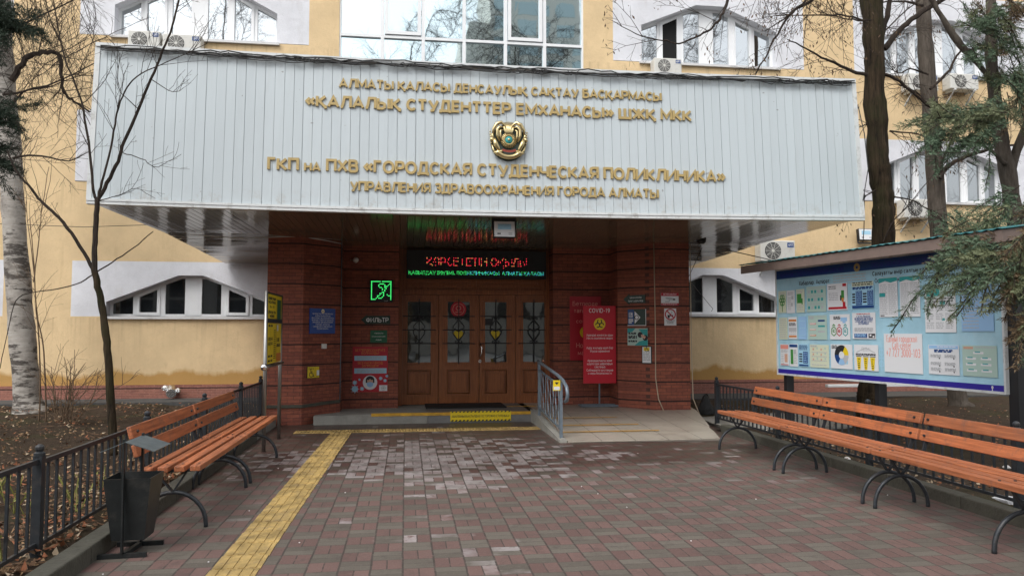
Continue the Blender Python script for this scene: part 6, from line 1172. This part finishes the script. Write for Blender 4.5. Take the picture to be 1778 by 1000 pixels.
limb(b, px([(1800, 720), (1790, 600), (1778, 500), (1766, 400), (1756, 340), (1748, 290), (1738, 240), (1728, 170), (1722, 100), (1720, 0), (1718, -120)], Y3), .15, .06, 12, 4, .004, rr); limb(b, px([(1752, 300), (1765, 262), (1785, 215), (1800, 150), (1815, 60)], Y3), .08, .05, 10, 4, .004, rr)
limb(b, px([(1745, 285), (1722, 262), (1700, 252), (1660, 245)], Y3 - .1), .03, .012, 7, 4, .005, rr); limb(b, px([(1728, 155), (1703, 116), (1668, 80), (1645, 45), (1622, 8), (1605, -30)], Y3), .04, .035, 8, 4, .004, rr)
rough_bark(b.build('trunk', M['barkgr'], o, smooth=True), .012, 9)
b = MB(); tw = MB()
def spray(x0, y0, x1, y1, Y, k, mats, w=.2, sc=20):
    for _ in range(max(2, round(k * (.75 if Y < 8 else 1.35)))):
        p = at(x0 + rr.uniform(-sc, sc), y0 + rr.uniform(-sc, sc) * .8, Y + rr.uniform(-.35, .35)); e = at(x1 + rr.uniform(-sc, sc), y1 + rr.uniform(-sc, sc) * .8, Y + rr.uniform(-.45, .25)); pts = conifer(b, p, e - p, (e - p).length * rr.uniform(.6, 1), rr, w, .042, .95, mats, .035, .0085); tw.tube(pts[::2] + [pts[-1]], [.006] * (len(pts[::2])) + [.003], 4, cap=False)
N0 = [0, 0, 0, 1]; N1 = [0, 1, 1, 2]; N2 = [0, 1, 2, 2]
for a in ((1725, 60, 1655, 20, 9.3, 6, N0), (1722, 100, 1665, 75, 9.3, 5, N0), (1730, 20, 1778, 60, 9.2, 6, N1), (1745, 10, 1790, 20, 9.2, 7, N2), (1735, 60, 1785, 110, 9.3, 6, N0), (1728, 40, 1680, 5, 9.2, 5, N1),
          (1740, 130, 1778, 150, 9.3, 5, N0), (1735, 150, 1700, 120, 9.4, 3, N0), (1745, 200, 1690, 205, 9.0, 7, N0), (1740, 210, 1640, 200, 8.8, 6, N1), (1735, 190, 1600, 215, 8.8, 5, N0), (1700, 200, 1570, 178, 8.8, 4, N0), (1720, 235, 1620, 255, 8.7, 5, N0), (1760, 170, 1785, 240, 9.2, 7, N1), (1765, 120, 1790, 180, 9.3, 6, N0), (1640, 240, 1575, 262, 8.7, 3, N0), (1650, 200, 1600, 170, 8.8, 4, N1), (1660, 230, 1600, 240, 8.8, 4, N0),
          (1760, 330, 1650, 400, 7.4, 6, N0), (1750, 370, 1610, 400, 7.2, 6, N1), (1740, 400, 1590, 420, 7.0, 6, N1), (1720, 420, 1575, 445, 6.7, 7, N0), (1740, 440, 1590, 478, 6.5, 8, N0), (1740, 450, 1620, 515, 6.4, 7, N0), (1760, 460, 1660, 530, 6.4, 6, N0), (1770, 420, 1700, 545, 6.4, 6, N0), (1790, 480, 1725, 530, 6.3, 8, N1), (1800, 400, 1750, 480, 6.4, 8, N1), (1810, 520, 1765, 600, 6.3, 8, N2), (1800, 560, 1770, 560, 6.3, 5, N2), (1770, 380, 1700, 430, 7.0, 7, N0), (1800, 330, 1770, 400, 7.6, 7, N2), (1680, 400, 1620, 370, 7.6, 5, N0), (1810, 430, 1770, 520, 6.5, 7, N0)):
    spray(*a)
b.build('foliage', [M['needle'], M['needle2'], M['needle3']], o); tw.build('twigs', M['twig'], o)

# ================================================================== FALLEN LEAVES AND SMALL LITTER
from mathutils import noise as _mn
rr = random.Random(77); b = MB()
def fallen(x0, x1, y0, y1, z, n, size, dens=None):
    for _ in range(n):
        x, y = rr.uniform(x0, x1), rr.uniform(y0, y1)
        if dens and rr.random() > dens(x, y): continue
        if _mn.noise(Vector((x * 1.1, y * 1.1, 3))) + .5 * _mn.noise(Vector((x * 3.7, y * 3.7, 1))) < rr.uniform(-.45, .35): continue
        if rr.random() < .05: a_ = rr.uniform(0, 6.28); l_ = rr.uniform(.08, .3); b.bar((x, y, z + .02), (x + l_ * math.cos(a_), y + l_ * math.sin(a_), z + .03), .006, .006, 1); continue
        c = Vector((x, y, z + rr.uniform(0, .035))); u = Vector((rr.gauss(0, 1), rr.gauss(0, 1), rr.gauss(0, .35))).normalized(); v = u.cross(Vector((rr.gauss(0, .3), rr.gauss(0, .3), 1))).normalized(); l = size * rr.uniform(.5, 1.3); up = Vector((0, 0, l * rr.uniform(.0, .3)))
        b.add([c - u * l * .5 + up, c - v * l * .3, c + u * l * .5 + up, c + v * l * .3], [(0, 1, 2), (0, 2, 3)], rr.choice((0, 0, 1, 1, 1, 2, 2, 3)))
fallen(-4.2, -2.2, 2.5, 9, .075, 13000, .055, lambda x, y: max(.12, 1 - (-2.3 - x) * .9)); fallen(-9, -2.2, 4, 15.8, .08, 8000, .048); fallen(4.85, 12, 4, 15, .05, 2800, .045); fallen(4.85, 5.4, 3, 10, .06, 700, .045)
o = b.build('fallen_leaves', [M['leaf1'], M['leaf2'], M['leaf3'], M['leaf4']]); tag(o, 'brown fallen leaves scattered over the soil of the beds', 'leaves'); o['kind'] = 'stuff'
b = MB()
for _ in range(22): x, y = rr.uniform(-1.9, 4.5), rr.uniform(3.5, 10); b.lathe((x, y, .0), [(.004, 0), (.007, .003), (.003, .006)], 5)
for _ in range(30): x, y = rr.uniform(5, 9), rr.uniform(7, 14); s = rr.uniform(.01, .05); b.lathe((x, y, .02), [(s * .6, 0), (s, s * .5), (s * .4, s)], 6)
o = b.build('crumbs', M['lamp']); tag(o, 'tiny pale crumbs and pebbles strewn over paving and soil', 'litter'); o['kind'] = 'stuff'
b = MB(); rr = random.Random(4)
for _ in range(15):
    x, y = rr.uniform(-3.4, -2.35), rr.uniform(4.6, 7.5)
    for q in range(rr.randint(2, 6)):
        p = Vector((x, y, .08)); d = Vector((rr.uniform(-.5, .5), rr.uniform(-.5, .5), 1)).normalized(); l = rr.uniform(.12, .4); s = d.cross(rdir(rr)).normalized() * .004; b.quad(p - s, p + s, p + d * l + s * .3 + Vector((0, 0, -l * .1)), p + d * l - s * .3, 0)
        for t in range(3): c = p + d * l * rr.uniform(.3, 1); e = rdir(rr); f = e.cross(rdir(rr)).normalized(); g = rr.uniform(.012, .03); b.quad(c, c + e * g + f * g * .3, c + e * g * 2, c + e * g - f * g * .3, rr.choice((0, 0, 1)))
o = b.build('dry_weeds', [M['leafg'], M['leaf1']]); tag(o, 'yellowing weeds growing through the leaves behind the left fence', 'weeds'); o['kind'] = 'stuff'

# ================================================================== ACROSS THE STREET (seen mirrored in the windows)
def block(name, label, x0, x1, y0, y1, h, mat, rows_, cols, gm, step=None):
    o = thing(name, label, 'building', ((x0 + x1) / 2, y1, 0)); b = MB(); b.box(x0, x1, y0, y1, 0, h)
    if step: b.box(x0 - step, x0 - .01, y0, y1 - .5, 0, h * .8); b.box(x0 - step * 2, x0 - step - .01, y0, y1 - 1, 0, h * .66)
    b.build('wall', mat, o); d = MB()
    for i in range(cols):
        for j in range(rows_):
            u = lerp(x0, x1, (i + .5) / cols); z = lerp(2, h - 1, (j + .5) / rows_); d.box(u - (x1 - x0) / cols * .33, u + (x1 - x0) / cols * .33, y1 - .05, y1 + .04, z - h / rows_ * .3, z + h / rows_ * .3)
    d.build('window', gm, o)
MB_G = MAT('tower_glass', (.6, .74, .78), .3); MB_W = MAT('beige_wall', (.82, .80, .74), .8)
block('tower_block', 'stepped glass and stone tower across the street, mirrored in the stairwell glazing', 7.5, 19, -60, -44, 42, MB_W, 18, 4, MB_G, 2.5)
block('apartment_house', 'beige apartment house across the street, mirrored in the glazing', -16, -3, -50, -38, 25, MB_W, 8, 5, MB_G)
block('apartment_house', 'long low grey house across the street, mirrored in the windows', -40, 45, -34, -28, 9, MAT('grey_wall', (.2, .19, .17), .8), 3, 24, M['room'])
rr = random.Random(51)
def street_tree(label, x, y, h):
    o = thing('street_tree', label, 'tree', (x, y, 0), 'bare trees across the street'); b = MB()
    t = limb(b, [(x, y, -.1), (x + .1, y, h * .3), (x - .1, y, h * .6), (x + .1, y, h)], .15, .03, 8, 4, .03, rr); b.build('trunk', M['barkdk'], o); b = MB()
    for _ in range(11): i = rr.randint(int(len(t) * .25), len(t) - 1); twig(b, t[i], Vector((rr.gauss(0, .8), rr.gauss(0, .8), .9)), h * rr.uniform(.2, .36), .022, 2, rr, 0)
    b.build('crown', M['twig'], o)
for args in (('bare street tree mirrored in the left windows', -8.5, -2, 17), ('bare street tree mirrored at the far left', -13, -5, 18), ('bare street tree mirrored beside the stairwell glass', .2, -7, 17), ('bare street tree mirrored in the stairwell glass', 7, -9, 18), ('bare street tree mirrored in the open upper window', 13.5, -3, 17), ('bare street tree mirrored in the right windows', 17, -7, 18), ('bare street tree mirrored at the far right', 25, -2, 15)): street_tree(*args)
